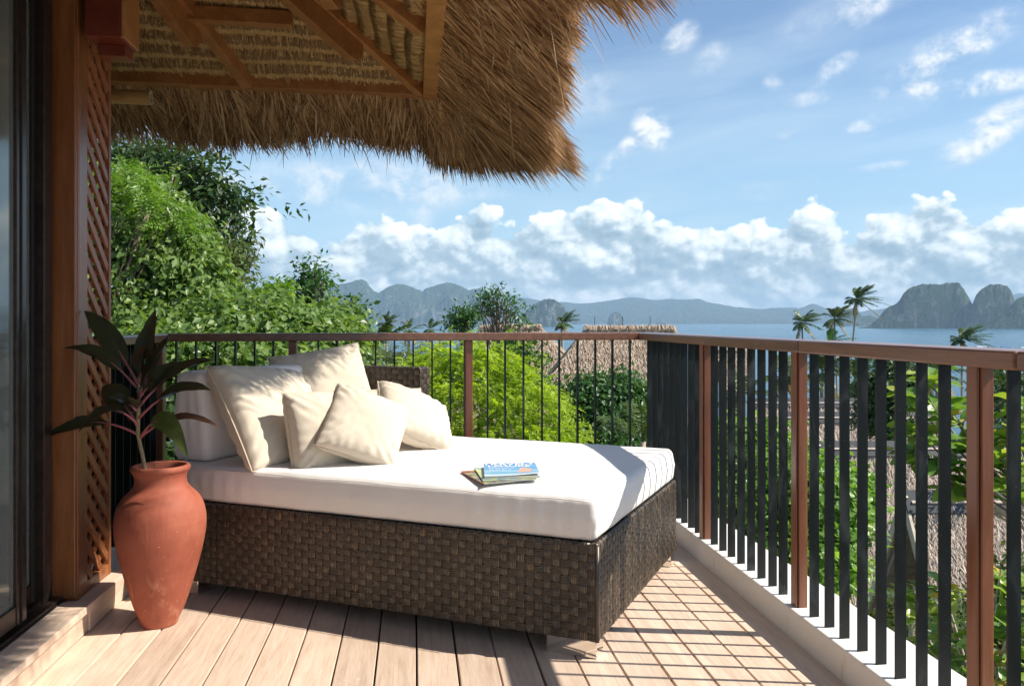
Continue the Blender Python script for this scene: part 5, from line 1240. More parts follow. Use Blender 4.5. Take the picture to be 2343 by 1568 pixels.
# ------------------------------------------------------------------ thatched huts down the slope
def hut(ra, rb, pitch, run_f, run_b, label, mstraw, mcore, ntuft, tl, tw, cap=True, barge=True, wall_in=0.5, hip_l=0.0, hip_r=0.0, rods=0, group=None, tuft_seed=1):
    """ridge from ra to rb; front slope falls towards the camera"""
    ra, rb = np.array(ra, float), np.array(rb, float); d = unit(rb - ra); L = np.linalg.norm(rb - ra)
    f = np.array((d[1], -d[0], 0.0)); f = f / np.linalg.norm(f)
    if f[1] > 0: f = -f
    e = empty('thatched_hut', (*((ra + rb) / 2)[:2], float(ground_z(np.array(ra[0]), np.array(ra[1])))), 0, label, 'hut', group)
    O = np.array(e.location)
    def Pt(u, r, off=0.0, s=1):
        n_ = np.array((0, 0, math.cos(pitch))) + s * f * math.sin(pitch)
        return ra + d * u + s * f * r - np.array((0, 0, r * math.tan(pitch))) + n_ * off - O
    th = 0.22
    for s, run, nm in ((1, run_f, 'roof'), (-1, run_b, 'roof')):
        ext = hip_l
        vs = [Pt(0, 0, 0, s), Pt(L, 0, 0, s), Pt(L + hip_r, run, 0, s), Pt(-ext, run, 0, s), Pt(0, 0, -th, s), Pt(L, 0, -th, s), Pt(L + hip_r, run, -th, s), Pt(-ext, run, -th, s)]
        g = G().add(vs, [(0, 1, 2, 3), (7, 6, 5, 4), (0, 4, 5, 1), (1, 5, 6, 2), (2, 6, 7, 3), (3, 7, 4, 0)])
        ro_ = g.obj(nm, mcore, e)
        if s == 1:
            n_ = np.array((0, 0, math.cos(pitch))) + f * math.sin(pitch); dn = f * math.cos(pitch) - np.array((0, 0, math.sin(pitch)))
            r_ = rng.uniform(0, 1, ntuft) ** 0.9 * run; u = rng.uniform(0, 1, ntuft) * (L + (ext + hip_r) * r_ / run) - ext * r_ / run
            base = np.array(ra - O) + d * u[:, None] + f * r_[:, None] - np.array((0, 0, 1.0)) * (r_ * math.tan(pitch))[:, None]
            ax = unit(dn + d * rng.normal(0, 0.33, (ntuft, 1)) + rng.normal(0, 0.12, (ntuft, 3)))
            ln = rng.uniform(0.6, 1.3, (ntuft, 1)) * tl
            lift = rng.uniform(0.01, 0.05, (ntuft, 1))
            P = np.stack([base + n_ * 0.004, base + ax * ln * 0.5 + n_ * lift, base + ax * ln + n_ * lift * 0.7], 1)
            sd_ = unit(np.cross(ax, n_) + rng.normal(0, 0.3, (ntuft, 3)))
            wd = rng.uniform(0.6, 1.4, (ntuft, 1)) * tw * np.array((0.8, 1.0, 0.35))
            V, F = ribbons(P, sd_, wd)
            so_ = link('straw_cover', np_mesh('straw_cover', V, F, mstraw), ro_); so_['kind'] = 'stuff'
    for u_, ext_ in ((0.0, -hip_l), (L, hip_r)):
        if abs(ext_) < 0.1: continue
        k_ = 0.38 if hip_l > 2 else 0.05          # open dark gable above the hip
        up_ = [Pt(u_ + ext_ * k_ * 0.75, run_f * k_, -0.12, 1), Pt(u_ + ext_ * k_ * 0.75, run_b * k_, -0.12, -1)]; lo_ = [Pt(u_ + ext_, run_f, 0, 1), Pt(u_ + ext_, run_b, 0, -1)]
        up_ = [up_[0] - np.array((0, 0, 0.25)), up_[1] - np.array((0, 0, 0.25))]
        dn_ = [p - np.array((0, 0, th)) for p in up_ + lo_[::-1]]
        G().add(up_ + lo_[::-1] + dn_, [(0, 1, 2, 3), (7, 6, 5, 4), (0, 4, 5, 1), (1, 5, 6, 2), (2, 6, 7, 3), (3, 7, 4, 0)]).obj('hip', mcore, e)
    if cap:
        for s in (1, -1):
            vs = [Pt(-0.1, -0.01, 0.07, s), Pt(L + 0.1, -0.01, 0.07, s), Pt(L + 0.1, 0.20, 0.06, s), Pt(-0.1, 0.20, 0.06, s), Pt(-0.1, 0, 0.03, s), Pt(L + 0.1, 0, 0.03, s), Pt(L + 0.1, 0.20, 0.02, s), Pt(-0.1, 0.20, 0.02, s)]
            G().add(vs, [(0, 1, 2, 3), (7, 6, 5, 4), (0, 4, 5, 1), (1, 5, 6, 2), (2, 6, 7, 3), (3, 7, 4, 0)]).obj('ridge_cap', 'ridge_cap', e)
    else:
        n = 46; V = []
        for i in range(n):
            u = L * i / (n - 1)
            for k in range(7):
                a = math.pi * k / 6; V.append(np.array(ra - O) + d * u + f * math.cos(a) * 0.30 + np.array((0, 0, -0.16 + 0.24 * math.sin(a) + 0.03 * math.sin(i * 1.9) + rng.normal(0, 0.012))))
        link('ridge_roll', np_mesh('ridge_roll', np.array(V), grid_faces(n, 7), mcore), e)
        nt = 1400; u = rng.uniform(0, L, nt); sg = rng.choice((-1, 1), nt)[:, None]
        base = np.array(ra - O) + d * u[:, None] + np.array((0, 0, 0.09)); ax = unit(sg * f + np.array((0, 0, -0.7)) + rng.normal(0, 0.25, (nt, 3)))
        P = np.stack([base, base + ax * 0.16 + np.array((0, 0, 0.05)), base + ax * 0.36], 1)
        V, F = ribbons(P, unit(np.cross(ax, (0, 0, 1.0))), np.tile(np.array((0.02, 0.03, 0.015)) * 1.2, (nt, 1)))
        so_ = link('ridge_straw', np_mesh('ridge_straw', V, F, mstraw), e); so_['kind'] = 'stuff'
        for k in range(rods):
            p = np.array(ra - O) + d * L * ((k + 0.35) / (rods + 0.2)); G().tube([p, p + np.array((0, 0, 0.42))], 0.012, 5).obj('rod', 'ridge_cap', e)
    for u in ((-0.02,) if hip_l == 0 else ()) + (L + 0.02,):
        for s, run in ((1, run_f), (-1, run_b)):
            if barge:
                sgn = -1 if u < 1 else 1
                a = Pt(u + 0.05 * sgn, -0.02, -0.05, s); b2 = Pt(u + 0.05 * sgn, run + 0.05, -0.05, s)
                G().bar(a, b2, 0.05, 0.17, up=np.array((0, 0, 1.0))).obj('bargeboard', 'cream_trim', e)
    # walls, set in under the eaves
    zf = ra[2] - run_f * math.tan(pitch) - 0.1; gz = O[2]
    wi = wall_in
    P4 = [ra + d * wi + f * (run_f - wi), ra + d * (L - wi) + f * (run_f - wi), ra + d * (L - wi) - f * (run_b - wi), ra + d * wi - f * (run_b - wi)]
    zt = ra[2] - (max(run_f, run_b) - wi) * math.tan(pitch) - th * 1.6
    vs = [(*(p[:2] - O[:2]), -0.6) for p in P4] + [(*(p[:2] - O[:2]), max(zt - gz, 0.8)) for p in P4]
    ap = [ra + d * wi, ra + d * (L - wi)]; vs += [(*(p[:2] - O[:2]), ra[2] - gz - th * 2.0) for p in ap]
    g = G().add(vs, [(0, 1, 5, 4), (1, 2, 6, 5), (2, 3, 7, 6), (3, 0, 4, 7), (7, 4, 8), (5, 6, 9)]); g.obj('wall', 'hut_wall', e)
    return e
def rp(x, y, D): return at(x, y, D)
sr = np.array((math.cos(PSI) * 1.0, -math.sin(PSI) * 1.0, 0))
grp = 'thatched cottages with black ridge caps below the right railing'
a = rp(2076, 1128, 14.0); hut(a, a + sr * 7.0, R(57), 1.75, 1.75, 'nearest grey thatched hut with a black ridge cap and cream gable boards', 'straw_grey', 'thatch_core_grey', 26000, 0.16, 0.014, group=grp, wall_in=0.7)
a = rp(1878, 1013, 20.0); hut(a, a + sr * 6.0, R(57), 2.2, 2.2, 'second nearest grey thatched hut, its ridge just behind the nearest gable', 'straw_grey', 'thatch_core_grey', 14000, 0.18, 0.018, group=grp, wall_in=0.7)
a = rp(1797, 945, 26.0); hut(a, a + sr * 4.6, R(57), 2.2, 2.2, 'third grey thatched hut, only its upper roof showing behind the second', 'straw_grey', 'thatch_core_grey', 7000, 0.2, 0.024, group=grp, wall_in=0.7)
a = rp(1722, 913, 31.0); hut(a, a + sr * 4.0, R(57), 2.2, 2.2, 'farthest grey thatched hut of the row with its black ridge just above the third', 'straw_grey', 'thatch_core_grey', 4000, 0.22, 0.028, group=grp, wall_in=0.7)
a = rp(1338, 750, 30.0); b_ = rp(1541, 750, 30.0)
hut(a, b_, R(46), 3.4, 3.2, 'brown thatched hut with a long level ridge behind the corner of the railing', 'straw_weathered', 'thatch_core_pale', 26000, 0.30, 0.040, cap=False, barge=False, hip_l=2.6, rods=3, group='brown thatched huts behind the back railing', wall_in=0.9)
a = rp(1098, 748, 35.0); b_ = rp(1236, 746, 35.0)
hut(a, b_, R(42), 4.4, 3.4, 'brown thatched hut half hidden behind the slender tree and yellow green shrub', 'straw_weathered', 'thatch_core_pale', 22000, 0.32, 0.045, cap=False, barge=False, hip_l=1.0, hip_r=3.0, group='brown thatched huts behind the back railing', wall_in=0.9)
a = rp(1640, 800, 60.0); b_ = rp(1705, 800, 60.0)
hut(a, b_, R(45), 2.6, 2.4, 'small distant thatched hut between the first two brown posts', 'straw_weathered', 'thatch_core_pale', 3000, 0.3, 0.05, cap=False, barge=False, group=None, wall_in=0.5)
# ------------------------------------------------------------------ vegetation
T_LEAF = np.array((0, 2, 3, 1))
def leaf_cloud(P, ax, nr, L, W_, fold=0.2, droop=0.0):
    """diamond leaves, two triangles folded along the midrib"""
    n = len(P); ax = unit(ax); nr = unit(nr - ax * (nr * ax).sum(1, keepdims=True)); sd_ = np.cross(ax, nr)
    L = L[:, None]; W_ = W_[:, None]
    b0 = P; tip = P + ax * L - nr * (droop * L)
    mid = P + ax * L * 0.42
    l = mid + sd_ * W_ / 2 + nr * W_ * fold; r_ = mid - sd_ * W_ / 2 + nr * W_ * fold
    V = np.stack([b0, l, tip, r_], 1).reshape(-1, 3)
    i = np.arange(n)[:, None] * 4
    return V, np.concatenate([np.concatenate([i, i + 2, i + 1], 1), np.concatenate([i, i + 3, i + 2], 1)], 0)
def crown_pts(ells, nclump, shell=0.55):
    """clump centres through a set of ellipsoids given on the enlarged photo: (x, y, D, rx, ry[, depth])"""
    C = [at(e[0], e[1], e[2]) for e in ells]; Rr = [np.array((e[3] * e[2] / F_PX, (e[5] if len(e) > 5 else e[3] * e[2] / F_PX), e[4] * e[2] / F_PX)) for e in ells]
    w = np.array([r[0] * r[2] for r in Rr]); w = w / w.sum()
    k = rng.choice(len(ells), nclump, p=w)
    dr = unit(rng.normal(0, 1, (nclump, 3))); dr[:, 2] = np.where(dr[:, 2] < -0.35, -dr[:, 2] * 0.5, dr[:, 2])
    rho = rng.uniform(shell, 1.0, nclump) ** 0.8
    c = np.array(C)[k] + dr * np.array(Rr)[k] * rho[:, None]
    return c, dr, np.array(C), np.array(Rr)
def tree(name, label, cat, ells, nclump, per, L, W_, m, clump_r=0.16, trunk=None, shell=0.55, droop=0.5, group=None, flat=0.55, limbs=14, bark='bark', tr=0.05, Lvar=0.3, feather=False, base=None, hang=0.0, out=0.5, ragged=0.0):
    c, dr, C, Rr = crown_pts(ells, nclump, shell)
    if ragged: c = c + dr * rng.exponential(ragged, (nclump, 1)) * (rng.random((nclump, 1)) < 0.25)
    cen = C.mean(0)
    if base is None: base = (cen[0], cen[1])
    gz = float(ground_z(np.array(base[0]), np.array(base[1])))
    O = np.array((base[0], base[1], gz))
    e = empty(name, O, 0, label, cat, group)
    if feather:
        n = nclump; m_ = per
        ax = unit(dr * np.array((1, 1, 0.25)) + rng.normal(0, 0.35, (n, 3)) + np.array((0, 0, -droop * 0.3)))
        up = unit(np.array((0, 0, 1.0)) + dr * 0.6 + rng.normal(0, 0.25, (n, 3))); up = unit(up - ax * (up * ax).sum(1, keepdims=True)); sd_ = np.cross(ax, up)
        ln = rng.uniform(0.7, 1.3, n) * clump_r
        t_ = np.tile(np.linspace(0.05, 1, m_ // 2), 2)[None, :]; sg = np.repeat((1.0, -1.0), m_ // 2)[None, :]
        P = c[:, None] + ax[:, None] * (t_ * ln[:, None])[..., None] - np.array((0, 0, 1.0)) * ((t_ ** 2) * ln[:, None] * 0.35)[..., None]
        a2 = unit(ax[:, None] * 0.55 + sd_[:, None] * sg[..., None] + rng.normal(0, 0.22, (n, m_, 3)))
        n2 = np.repeat(up[:, None], m_, 1) + rng.normal(0, 0.25, (n, m_, 3))
        LL_ = (L * (1.1 - 0.6 * t_)) * rng.uniform(0.7, 1.3, (n, m_)); WW = LL_ * (W_ / L)
        V, F = leaf_cloud(P.reshape(-1, 3), a2.reshape(-1, 3), n2.reshape(-1, 3), LL_.ravel(), WW.ravel(), 0.1)
    else:
        n = nclump * per
        k = np.repeat(np.arange(nclump), per)
        g_ = rng.normal(0, 1, (n, 3)) * clump_r * np.array((1, 1, 0.7))
        P = c[k] + g_
        outv = unit(g_ * 0.6 / clump_r + dr[k])
        ax = unit(outv * np.array((1, 1, 0.3)) * out + rng.normal(0, 0.45, (n, 3)) + np.array((0, 0, -droop)))
        nr = unit(np.array((0, 0, flat)) + outv * 0.6 + rng.normal(0, 0.35, (n, 3)))
        LL_ = L * rng.uniform(1 - Lvar, 1 + Lvar, n)
        V, F = leaf_cloud(P, ax, nr, LL_, LL_ * (W_ / L) * rng.uniform(0.8, 1.2, n), 0.15, hang)
    cr = link('crown', np_mesh('crown', V - O, F, m), e); cr['kind'] = 'stuff'
    # trunk with limbs reaching into the clumps
    g = G(); top = cen - np.array((0, 0, Rr[:, 2].mean() * 0.3)) if trunk is None else np.array(trunk)
    b0 = np.zeros(3); t1 = top - O
    bend = np.array((rng.normal(0, 0.12), rng.normal(0, 0.12), 0))
    pts = [b0 + (t1 - b0) * s + bend * math.sin(s * 3.1) for s in np.linspace(0, 1, 7)]
    g.tube(pts, [tr * (1.25 - 0.65 * s) for s in np.linspace(0, 1, 7)], 8)
    idx = rng.choice(nclump, min(limbs, nclump), replace=False)
    for i in idx:
        s = rng.uniform(0.45, 1.0); st = b0 + (t1 - b0) * s + bend * math.sin(s * 3.1); en = c[i] - O
        md = (st + en) / 2 + np.array((0, 0, 0.12 * np.linalg.norm(en - st))) + rng.normal(0, 0.04, 3)
        q = [(1 - s2) ** 2 * st + 2 * s2 * (1 - s2) * md + s2 ** 2 * en for s2 in np.linspace(0, 1, 7)]
        g.tube(q, [tr * 0.42 * (1 - 0.82 * s2) for s2 in np.linspace(0, 1, 7)], 5, False)
    g.obj('trunk', bark, e, True)
    return e
# --- left: the big leafy trees beside the balcony
tree('leafy_tree', 'large bright green leafy tree filling the left beside the lattice screen', 'tree',
     [(300, 620, 9.6, 150, 150), (380, 560, 9.8, 90, 120), (300, 470, 10.0, 90, 80), (430, 640, 9.5, 80, 80), (200, 560, 10.0, 150, 200), (330, 720, 9.3, 120, 60), (470, 690, 9.4, 70, 45)],
     1500, 18, 0.085, 0.055, 'leaf_bright', 0.12, droop=0.55, limbs=16, tr=0.10, hang=0.12, base=(-5.6, 10.2), ragged=0.06)
tree('feathery_tree', 'yellow green tree top with fine feathery leaves under the left eave', 'tree',
     [(285, 415, 9.0, 55, 45), (345, 470, 9.1, 50, 40), (395, 520, 9.2, 45, 40)], 150, 26, 0.075, 0.020, 'leaf_light', 0.30, droop=0.7, feather=True, limbs=10, tr=0.04, base=(-5.3, 9.6))
tree('dark_tree', 'tall dark olive tree behind the bright leafy tree, under the thatch fringe', 'tree',
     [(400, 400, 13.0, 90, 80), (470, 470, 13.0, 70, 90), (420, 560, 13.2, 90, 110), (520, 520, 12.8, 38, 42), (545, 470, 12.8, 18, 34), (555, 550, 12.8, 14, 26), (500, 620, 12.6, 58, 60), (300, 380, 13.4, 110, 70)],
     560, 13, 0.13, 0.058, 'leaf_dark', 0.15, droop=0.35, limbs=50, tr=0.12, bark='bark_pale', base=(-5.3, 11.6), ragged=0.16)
tree('olive_tree', 'sparse olive green tree between the dark tree and the green thicket', 'tree',
     [(500, 650, 11.5, 60, 50), (530, 600, 11.5, 35, 40), (450, 600, 11.6, 45, 60)], 320, 14, 0.075, 0.028, 'leaf_olive', 0.12, droop=0.4, limbs=22, tr=0.05, bark='bark_pale', base=(-4.4, 10.6), ragged=0.06)
tree('green_thicket', 'broad bright green thicket rising behind the left half of the back railing', 'bush',
     [(560, 740, 8.8, 120, 60), (660, 760, 9.2, 110, 60), (460, 790, 8.4, 150, 60), (600, 840, 8.4, 170, 80), (740, 800, 9.6, 90, 70), (360, 850, 8.0, 150, 90), (760, 735, 10.2, 50, 26)],
     1500, 15, 0.09, 0.058, 'leaf_bright', 0.12, droop=0.35, limbs=20, tr=0.05, base=(-4.0, 9.4), ragged=0.08)
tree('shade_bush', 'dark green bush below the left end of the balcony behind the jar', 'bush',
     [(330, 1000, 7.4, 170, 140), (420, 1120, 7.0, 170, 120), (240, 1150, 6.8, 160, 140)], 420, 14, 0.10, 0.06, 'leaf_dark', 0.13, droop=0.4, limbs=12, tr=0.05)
tree('young_tree', 'young light green tree standing above the thicket left of the mountains', 'tree',
     [(716, 622, 12.5, 22, 24), (735, 645, 12.4, 34, 14), (690, 655, 12.5, 34, 12), (712, 660, 12.5, 20, 30), (672, 690, 12.4, 34, 14), (755, 680, 12.4, 22, 14), (700, 705, 12.4, 50, 22), (740, 730, 12.3, 60, 20), (812, 705, 12.2, 8, 18), (795, 728, 12.2, 22, 14)],
     165, 12, 0.095, 0.045, 'leaf_mid', 0.09, droop=0.3, limbs=120, tr=0.05, bark='bark', trunk=at(714, 640, 12.5), base=tuple(at(716, 760, 12.5)[:2]), ragged=0.12)
tree('young_tree', 'sprig of broad light leaves pointing up beside the young tree', 'tree',
     [(625, 672, 11.0, 22, 18), (645, 660, 11.0, 12, 14), (600, 690, 11.0, 25, 18)], 60, 12, 0.10, 0.05, 'leaf_light', 0.07, droop=0.1, limbs=20, tr=0.03, base=(-3.4, 10.6))
tree('slender_tree', 'slender open tree with thin branches standing before the hut roof in the middle', 'tree',
     [(1135, 672, 22, 26, 16), (1110, 690, 22, 20, 14), (1150, 690, 22, 26, 18), (1168, 715, 22, 24, 18), (1120, 712, 22, 22, 14), (1180, 738, 22, 20, 14), (1095, 700, 22, 12, 10)],
     62, 12, 0.13, 0.055, 'leaf_mid', 0.12, droop=0.2, limbs=62, tr=0.06, bark='bark', trunk=at(1136, 690, 22), base=tuple(at(1133, 760, 22)[:2]), ragged=0.10)
tree('round_tree', 'small round tree top left of the slender tree above the rail', 'tree',
     [(1060, 730, 24, 24, 20), (1050, 748, 24, 18, 14), (1072, 722, 24, 12, 14)], 90, 15, 0.13, 0.055, 'leaf_mid', 0.16, droop=0.2, limbs=40, tr=0.05, ragged=0.08)
tree('yellow_shrub', 'large feathery yellow green shrub glowing behind the middle of the back railing', 'shrub',
     [(1070, 930, 12.0, 170, 140), (1040, 830, 12.2, 80, 55), (1120, 850, 12.0, 90, 60), (1200, 940, 11.8, 100, 80), (1270, 1010, 11.6, 70, 60), (980, 900, 12.0, 90, 80), (1150, 1040, 11.5, 180, 80), (950, 1000, 11.8, 110, 100)],
     3600, 28, 0.058, 0.026, 'leaf_yellow', 0.26, droop=0.5, feather=True, limbs=10, tr=0.05, shell=0.62, ragged=0.10, base=(1.2, 13.0))
tree('dry_shrub', 'dull olive feathery shrub beyond the wicker backrest', 'shrub',
     [(930, 820, 17, 90, 36), (870, 850, 17, 90, 50), (990, 840, 17, 60, 50), (900, 900, 17, 140, 70)], 900, 22, 0.07, 0.022, 'leaf_olive', 0.32, droop=0.5, feather=True, limbs=30, tr=0.07, bark='bark_pale')
tree('dense_tree', 'dense dark green tree in front of the level ridged hut', 'tree',
     [(1370, 950, 14.5, 90, 75), (1420, 900, 14.6, 55, 48), (1310, 930, 14.4, 50, 45), (1440, 950, 14.6, 60, 70), (1390, 1020, 14.2, 120, 60), (1350, 890, 14.5, 36, 30)],
     1000, 15, 0.10, 0.055, 'leaf_mid', 0.15, droop=0.5, limbs=24, tr=0.08, ragged=0.05)
tree('sparse_tree', 'sparse leafy branches hanging in front of the half hidden hut roof', 'tree',
     [(1190, 800, 18, 26, 24), (1220, 830, 18, 22, 24), (1170, 780, 18, 20, 14), (1210, 870, 18, 22, 18), (1240, 890, 17, 30, 24)], 95, 14, 0.12, 0.06, 'leaf_mid', 0.15, droop=0.3, limbs=50, tr=0.04, ragged=0.06)
# --- right: seen through the bars
tree('climbing_bush', 'bright green broad leaved bush below the right railing between the second and third posts', 'bush',
     [(1800, 1150, 10.5, 120, 130), (1730, 1080, 11.0, 90, 90), (1880, 1190, 10.0, 90, 110), (1690, 1200, 10.5, 110, 140), (1830, 1300, 9.6, 130, 90), (1940, 1130, 10.4, 40, 60), (1660, 1020, 11.4, 60, 60), (1760, 1010, 11.2, 50, 40)],
     1900, 15, 0.11, 0.066, 'leaf_fresh', 0.13, droop=0.4, limbs=16, tr=0.06, ragged=0.05, base=(5.0, 12.0))
tree('dark_fig', 'dark round leaved tree between the third post and the big leaved branch', 'tree',
     [(2030, 900, 22, 52, 66), (2010, 965, 22, 40, 50), (2060, 860, 22, 35, 40), (2050, 985, 22, 40, 40)], 520, 14, 0.15, 0.085, 'leaf_dark', 0.20, droop=0.5, limbs=24, tr=0.09, ragged=0.06)
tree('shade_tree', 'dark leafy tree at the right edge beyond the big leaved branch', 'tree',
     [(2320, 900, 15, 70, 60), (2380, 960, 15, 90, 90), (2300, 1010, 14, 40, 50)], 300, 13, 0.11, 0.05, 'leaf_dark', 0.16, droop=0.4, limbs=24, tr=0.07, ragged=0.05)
tree('lower_bush', 'mixed green bush below the huts at the lower right', 'bush',
     [(2150, 1480, 8.5, 120, 90), (2280, 1500, 8.0, 110, 110), (2040, 1480, 9.0, 70, 60), (2330, 1380, 8.4, 70, 90)], 800, 13, 0.085, 0.05, 'leaf_olive', 0.13, droop=0.4, limbs=40, tr=0.03, bark='bark_pale', ragged=0.08)

# --- big leaved plants: every leaf is a part, four shared shapes
def big_leaf_mesh(name, m, L, W_, curl, seed):
    r_ = np.random.default_rng(seed); n = 9; t_ = np.linspace(0, 1, n)
    wd = W_ / 2 * np.sin(np.pi * np.clip(t_ ** 0.85, 0, 1)) ** 0.75 * (0.75 + 0.5 * t_); wd[0] = 0.004; wd[-1] = 0.002
    V = []
    for i in range(n):
        for j in np.linspace(-1, 1, 5):
            V.append((wd[i] * j, L * t_[i], -curl * L * t_[i] ** 2 + abs(j) * wd[i] * 0.28 + 0.006 * math.sin(i * 1.7 + j * 3 + seed)))
    return np_mesh(name, np.array(V), grid_faces(n, 5)[:, ::-1], m, True)
ALM = [big_leaf_mesh('leaf', 'leaf_almond', 0.20, 0.115, 0.12 + 0.10 * k, k) for k in range(4)]
plain_m, t, b = mat('leaf_yellowed'); b.inputs['Base Color'].default_value = (0.52, 0.36, 0.03, 1); b.inputs['Roughness'].default_value = 0.5
YEL = big_leaf_mesh('leaf', 'leaf_yellowed', 0.18, 0.10, 0.3, 9)
# per object colour for shared leaves
m = MATS['leaf_almond']; t = NT(m.node_tree)
for nd in list(t.n):
    if nd.type == 'NEW_GEOMETRY' and nd.outputs['Random Per Island'].is_linked:
        oi = t.new('ShaderNodeObjectInfo')
        for l in list(nd.outputs['Random Per Island'].links): t.l.new(oi.outputs['Random'], l.to_socket)
def big_leaf_plant(name, label, tips, root, size, n_per, yellow=0.0, spread=0.2, group=None):
    """branches end in whorls of big leaves"""
    root = np.array(root); gz = float(ground_z(root[0], root[1])); O = np.array((root[0], root[1], gz))
    e = empty(name, O, 0, label, 'plant', group); g = G()
    for tip in tips:
        tip = np.array(tip); st = root + (tip - root) * rng.uniform(0.1, 0.4); st[2] = max(st[2], gz)
        md = (st + tip) / 2 + np.array((0, 0, -0.15)) + rng.normal(0, 0.08, 3)
        q = [(1 - s) ** 2 * st + 2 * s * (1 - s) * md + s ** 2 * tip - O for s in np.linspace(0, 1, 8)]
        g.tube(q, [0.016 - 0.010 * s for s in np.linspace(0, 1, 8)], 6, False)
        fwd = unit(np.array(q[-1]) - np.array(q[-3]))
        for k in range(n_per):
            az = 2.4 * k + rng.normal(0, 0.3); dv = unit(np.array((math.cos(az), math.sin(az), rng.uniform(-0.35, 0.35))) + fwd * 0.5)
            up = unit(np.array((0, 0, 1.0)) + rng.normal(0, 0.35, 3) + np.array(sun_dir) * 0.35); x = np.cross(dv, up); x /= np.linalg.norm(x); up = np.cross(x, dv)
            pos = tip - O - fwd * rng.uniform(0, spread) + dv * 0.02
            s = size * rng.uniform(0.65, 1.2)
            me = YEL if rng.random() < yellow else ALM[rng.integers(4)]
            lf = link('leaf', me, e)
            lf.matrix_local = Matrix(((x[0] * s, dv[0] * s, up[0] * s, pos[0]), (x[1] * s, dv[1] * s, up[1] * s, pos[1]), (x[2] * s, dv[2] * s, up[2] * s, pos[2]), (0, 0, 0, 1)))
    st = np.linspace(0, 1, 6); g.tube([np.array((0, 0, 0)) + (root - O) * s for s in st], [0.035 - 0.015 * s for s in st], 8); g.obj('trunk', 'bark_pale', e, True)
tips = [at(x, y, D) for x, y, D in ((2070, 900, 7.6), (2120, 860, 7.6), (2130, 920, 7.2), (2100, 980, 7.4), (2075, 1030, 7.4), (2150, 1000, 7.0), (2115, 1050, 7.0), (2165, 1060, 7.0), (2180, 940, 7.3), (2230, 1010, 7.0), (2260, 960, 7.2), (2290, 1040, 6.8), (2320, 980, 7.0), (2340, 1060, 6.8), (2210, 1085, 6.9), (2300, 1100, 6.6), (2345, 920, 7.2), (2180, 1110, 6.9))]
big_leaf_plant('almond_tree', 'broad leaved sea almond branches in the sun outside the right end of the railing', tips, at(2420, 1250, 6.6), 1.3, 13, 0.03)
tips = [at(x, y, D) for x, y, D in ((2090, 1340, 6.6), (2120, 1400, 6.4), (2150, 1330, 6.6), (2100, 1460, 6.3), (2175, 1420, 6.2), (2140, 1500, 6.0), (2290, 1300, 6.2), (2330, 1340, 6.0), (2280, 1380, 6.0), (2320, 1430, 5.9), (2250, 1460, 6.0), (2300, 1520, 5.8), (2200, 1530, 5.9))]
big_leaf_plant('almond_tree', 'lower leafy plant with some yellowed leaves under the right end of the railing', tips, at(2240, 1640, 6.0), 0.95, 11, 0.08)

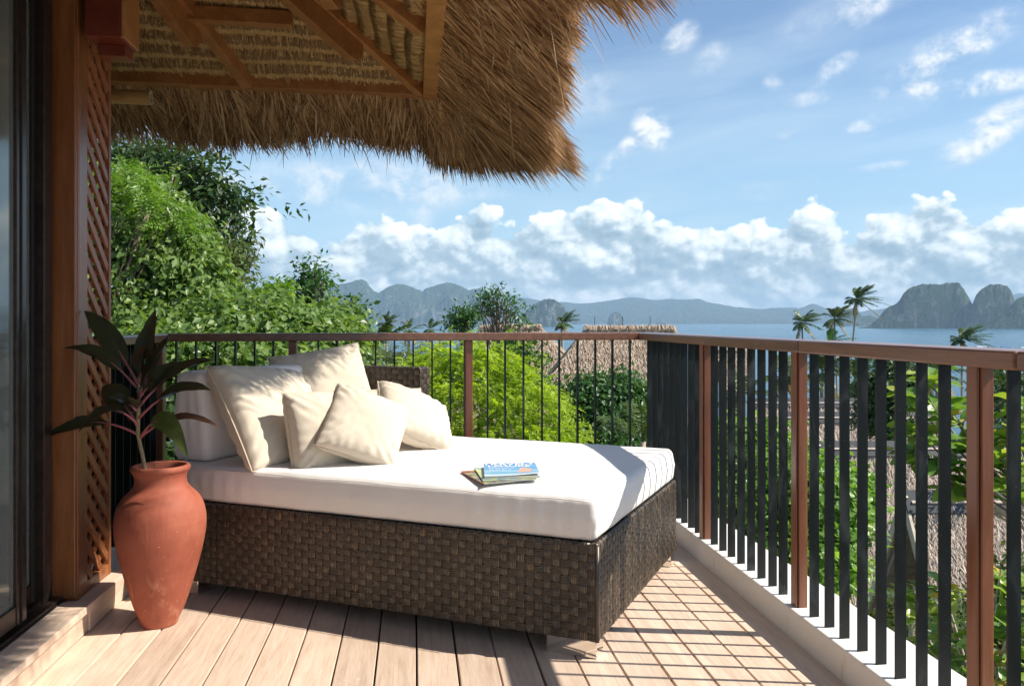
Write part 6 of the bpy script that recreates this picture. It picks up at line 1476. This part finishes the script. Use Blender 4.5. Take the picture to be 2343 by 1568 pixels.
# --- palms
def palm(x, y, D, flen, nfr, label, wind=0.5, lean=0.0, m='leaf_palm', group='coconut palms towards the shore', leafl=0.55, up=0.5, npl=26, wr=1.0, dead=2, name='palm_tree'):
    top = at(x, y, D); base = np.array((top[0] + lean, top[1], 0.0)); gz = float(ground_z(base[0], base[1])); O = np.array((base[0], base[1], max(gz, SEA)))
    e = empty(name, O, 0, label, 'palm tree', group)
    t1 = top - O; s_ = np.linspace(0, 1, 14)
    pts = [np.array((t1[0] * s ** 1.6, t1[1] * s, t1[2] * s)) for s in s_]
    G().tube(pts, [(0.17 - 0.07 * s + 0.05 * (s < 0.05)) * wr for s in s_], 8).obj('trunk', 'bark_pale', e, True)
    wv = np.array((math.cos(PSI), -math.sin(PSI), 0)) * wind
    for k in range(nfr + dead):
        az = 2.39996 * k; el = rng.uniform(-0.45, 1.35) if k < nfr else -1.0
        d0 = unit(np.array((math.cos(az) * math.cos(el), math.sin(az) * math.cos(el), math.sin(el) + up * 0.3)))
        L = flen * rng.uniform(0.75, 1.1); n = 12; s2 = np.linspace(0, 1, n)[:, None]
        C = t1 + d0 * L * s2 * (1 - 0.10 * s2) + wv * L * 0.55 * s2 ** 1.5 + np.array((0, 0, -1.0)) * L * 0.24 * s2 ** 2.2
        tg = unit(np.gradient(C, axis=0)); sd_ = unit(np.cross(tg, (0, 0, 1.0))); un = np.cross(sd_, tg)
        V0, F0 = ribbons(C[None], sd_[None], (0.05 * wr * (1.1 - s2[:, 0]))[None])
        j = np.repeat(np.linspace(0.12, 0.99, npl), 2); sg = np.tile((1.0, -1.0), npl)
        ci = j * (n - 1); i0 = np.clip(ci.astype(int), 0, n - 2); fr = (ci - i0)[:, None]
        Pb = C[i0] * (1 - fr) + C[i0 + 1] * fr; T = tg[i0]; S_ = sd_[i0]
        ll = leafl * flen / 2.6 * (np.sin(np.pi * np.clip(j * 0.92 + 0.06, 0, 1)) ** 0.6)[:, None] * rng.uniform(0.8, 1.15, (len(j), 1))
        dv = unit(S_ * sg[:, None] * 0.9 + T * 0.75 + wv * 0.9 + np.array((0, 0, -0.25)) + rng.normal(0, 0.12, (len(j), 3)))
        P = np.stack([Pb, Pb + dv * ll * 0.5, Pb + dv * ll + np.array((0, 0, -0.35)) * ll * 0.7 + wv * ll * 0.25], 1)
        V1, F1 = ribbons(P, unit(np.cross(dv, un[i0]) + rng.normal(0, 0.2, (len(j), 3))), np.tile(np.array((0.06, 0.085, 0.012)) * wr * flen / 2.6, (len(j), 1)))
        V, F = many((V0, F0), (V1, F1))
        link('frond', np_mesh('frond', V, F, m if k < nfr else 'leaf_dry'), e)
    g = G()
    for k in range(7): 
        a = k * 0.9; g.lathe([(0.0, -0.13), (0.09, -0.09), (0.12, 0), (0.09, 0.09), (0, 0.13)], 8, t1 + np.array((0.22 * math.cos(a), 0.22 * math.sin(a), -0.25 - 0.1 * (k % 2))))
    g.obj('coconuts', 'leaf_olive', e, True)
palm(1960, 684, 105, 3.0, 26, 'tallest wind blown palm standing high above the right railing against the sky', 0.75, -1.6, up=0.9)
palm(1834, 736, 108, 3.0, 22, 'palm left of the tallest palm with its crown just above the rail', 0.55, 0.5)
palm(1908, 728, 100, 3.0, 22, 'palm close behind the tallest palm on its left', 0.6, 0.6, m='leaf_olive')
palm(1898, 782, 84, 2.4, 14, 'short bright palm crown half hidden by the rail below the tallest palm', 0.6, 0.0, m='leaf_mid')
palm(2200, 776, 84, 2.7, 24, 'wind blown palm crown above the rail beside the boats', 0.8, 0.0)
palm(1286, 738, 62, 1.5, 14, 'small wind swept palm between the two brown huts', 0.8, 0.0)
palm(884, 738, 62, 1.35, 11, 'small palm with a bare crown above the back rail near the young tree', 0.5, 0.0)
palm(935, 754, 60, 1.3, 9, 'palm frond tips just above the rail right of the bare crowned palm', 0.4, 0.0)
palm(984, 752, 60, 1.3, 9, 'palm frond tips above the rail left of the round tree', 0.4, 0.0)
palm(845, 815, 20, 1.7, 13, 'palm crown behind the large back cushion below the rail', 0.3, 0.0, npl=34, leafl=0.42, group='palms below the railing')
palm(1790, 862, 46, 2.5, 16, 'palm crown seen through the bars below the palm left of the tallest', 0.5, 0.0, group='palms below the railing')
palm(1880, 850, 50, 2.6, 16, 'palm crown seen through the bars right below the short bright palm', 0.5, 0.0, group='palms below the railing')
palm(1955, 870, 40, 2.2, 14, 'palm crown seen through the bars left of the dark round leaved tree', 0.5, 0.0, group='palms below the railing')
palm(2145, 850, 40, 2.2, 14, 'palm crown seen through the bars behind the big leaved branch', 0.5, 0.0, group='palms below the railing')
palm(2280, 890, 34, 2.2, 14, 'dark palm crown beyond the rightmost post', 0.6, 0.0, group='palms below the railing')
palm(1690, 900, 40, 2.0, 12, 'palm crown seen through the bars right of the first brown post', 0.4, 0.0, group='palms below the railing')
palm(1470, 1010, 10.5, 1.0, 12, 'young palm under the corner of the railing beside the dense dark tree', 0.2, 0.0, npl=34, leafl=0.6, wr=0.4, dead=0, group='palms below the railing')
palm(2085, 1420, 7.6, 0.55, 10, 'young palm with narrow leaflets below the nearest hut gable', 0.1, 0.0, npl=22, leafl=0.8, wr=0.3, dead=0, group='palms below the railing')
palm(2215, 1450, 6.8, 0.5, 10, 'young fan leaved palm beside the lower leafy plant', 0.1, 0.0, npl=22, leafl=0.8, wr=0.3, dead=0, group='palms below the railing')
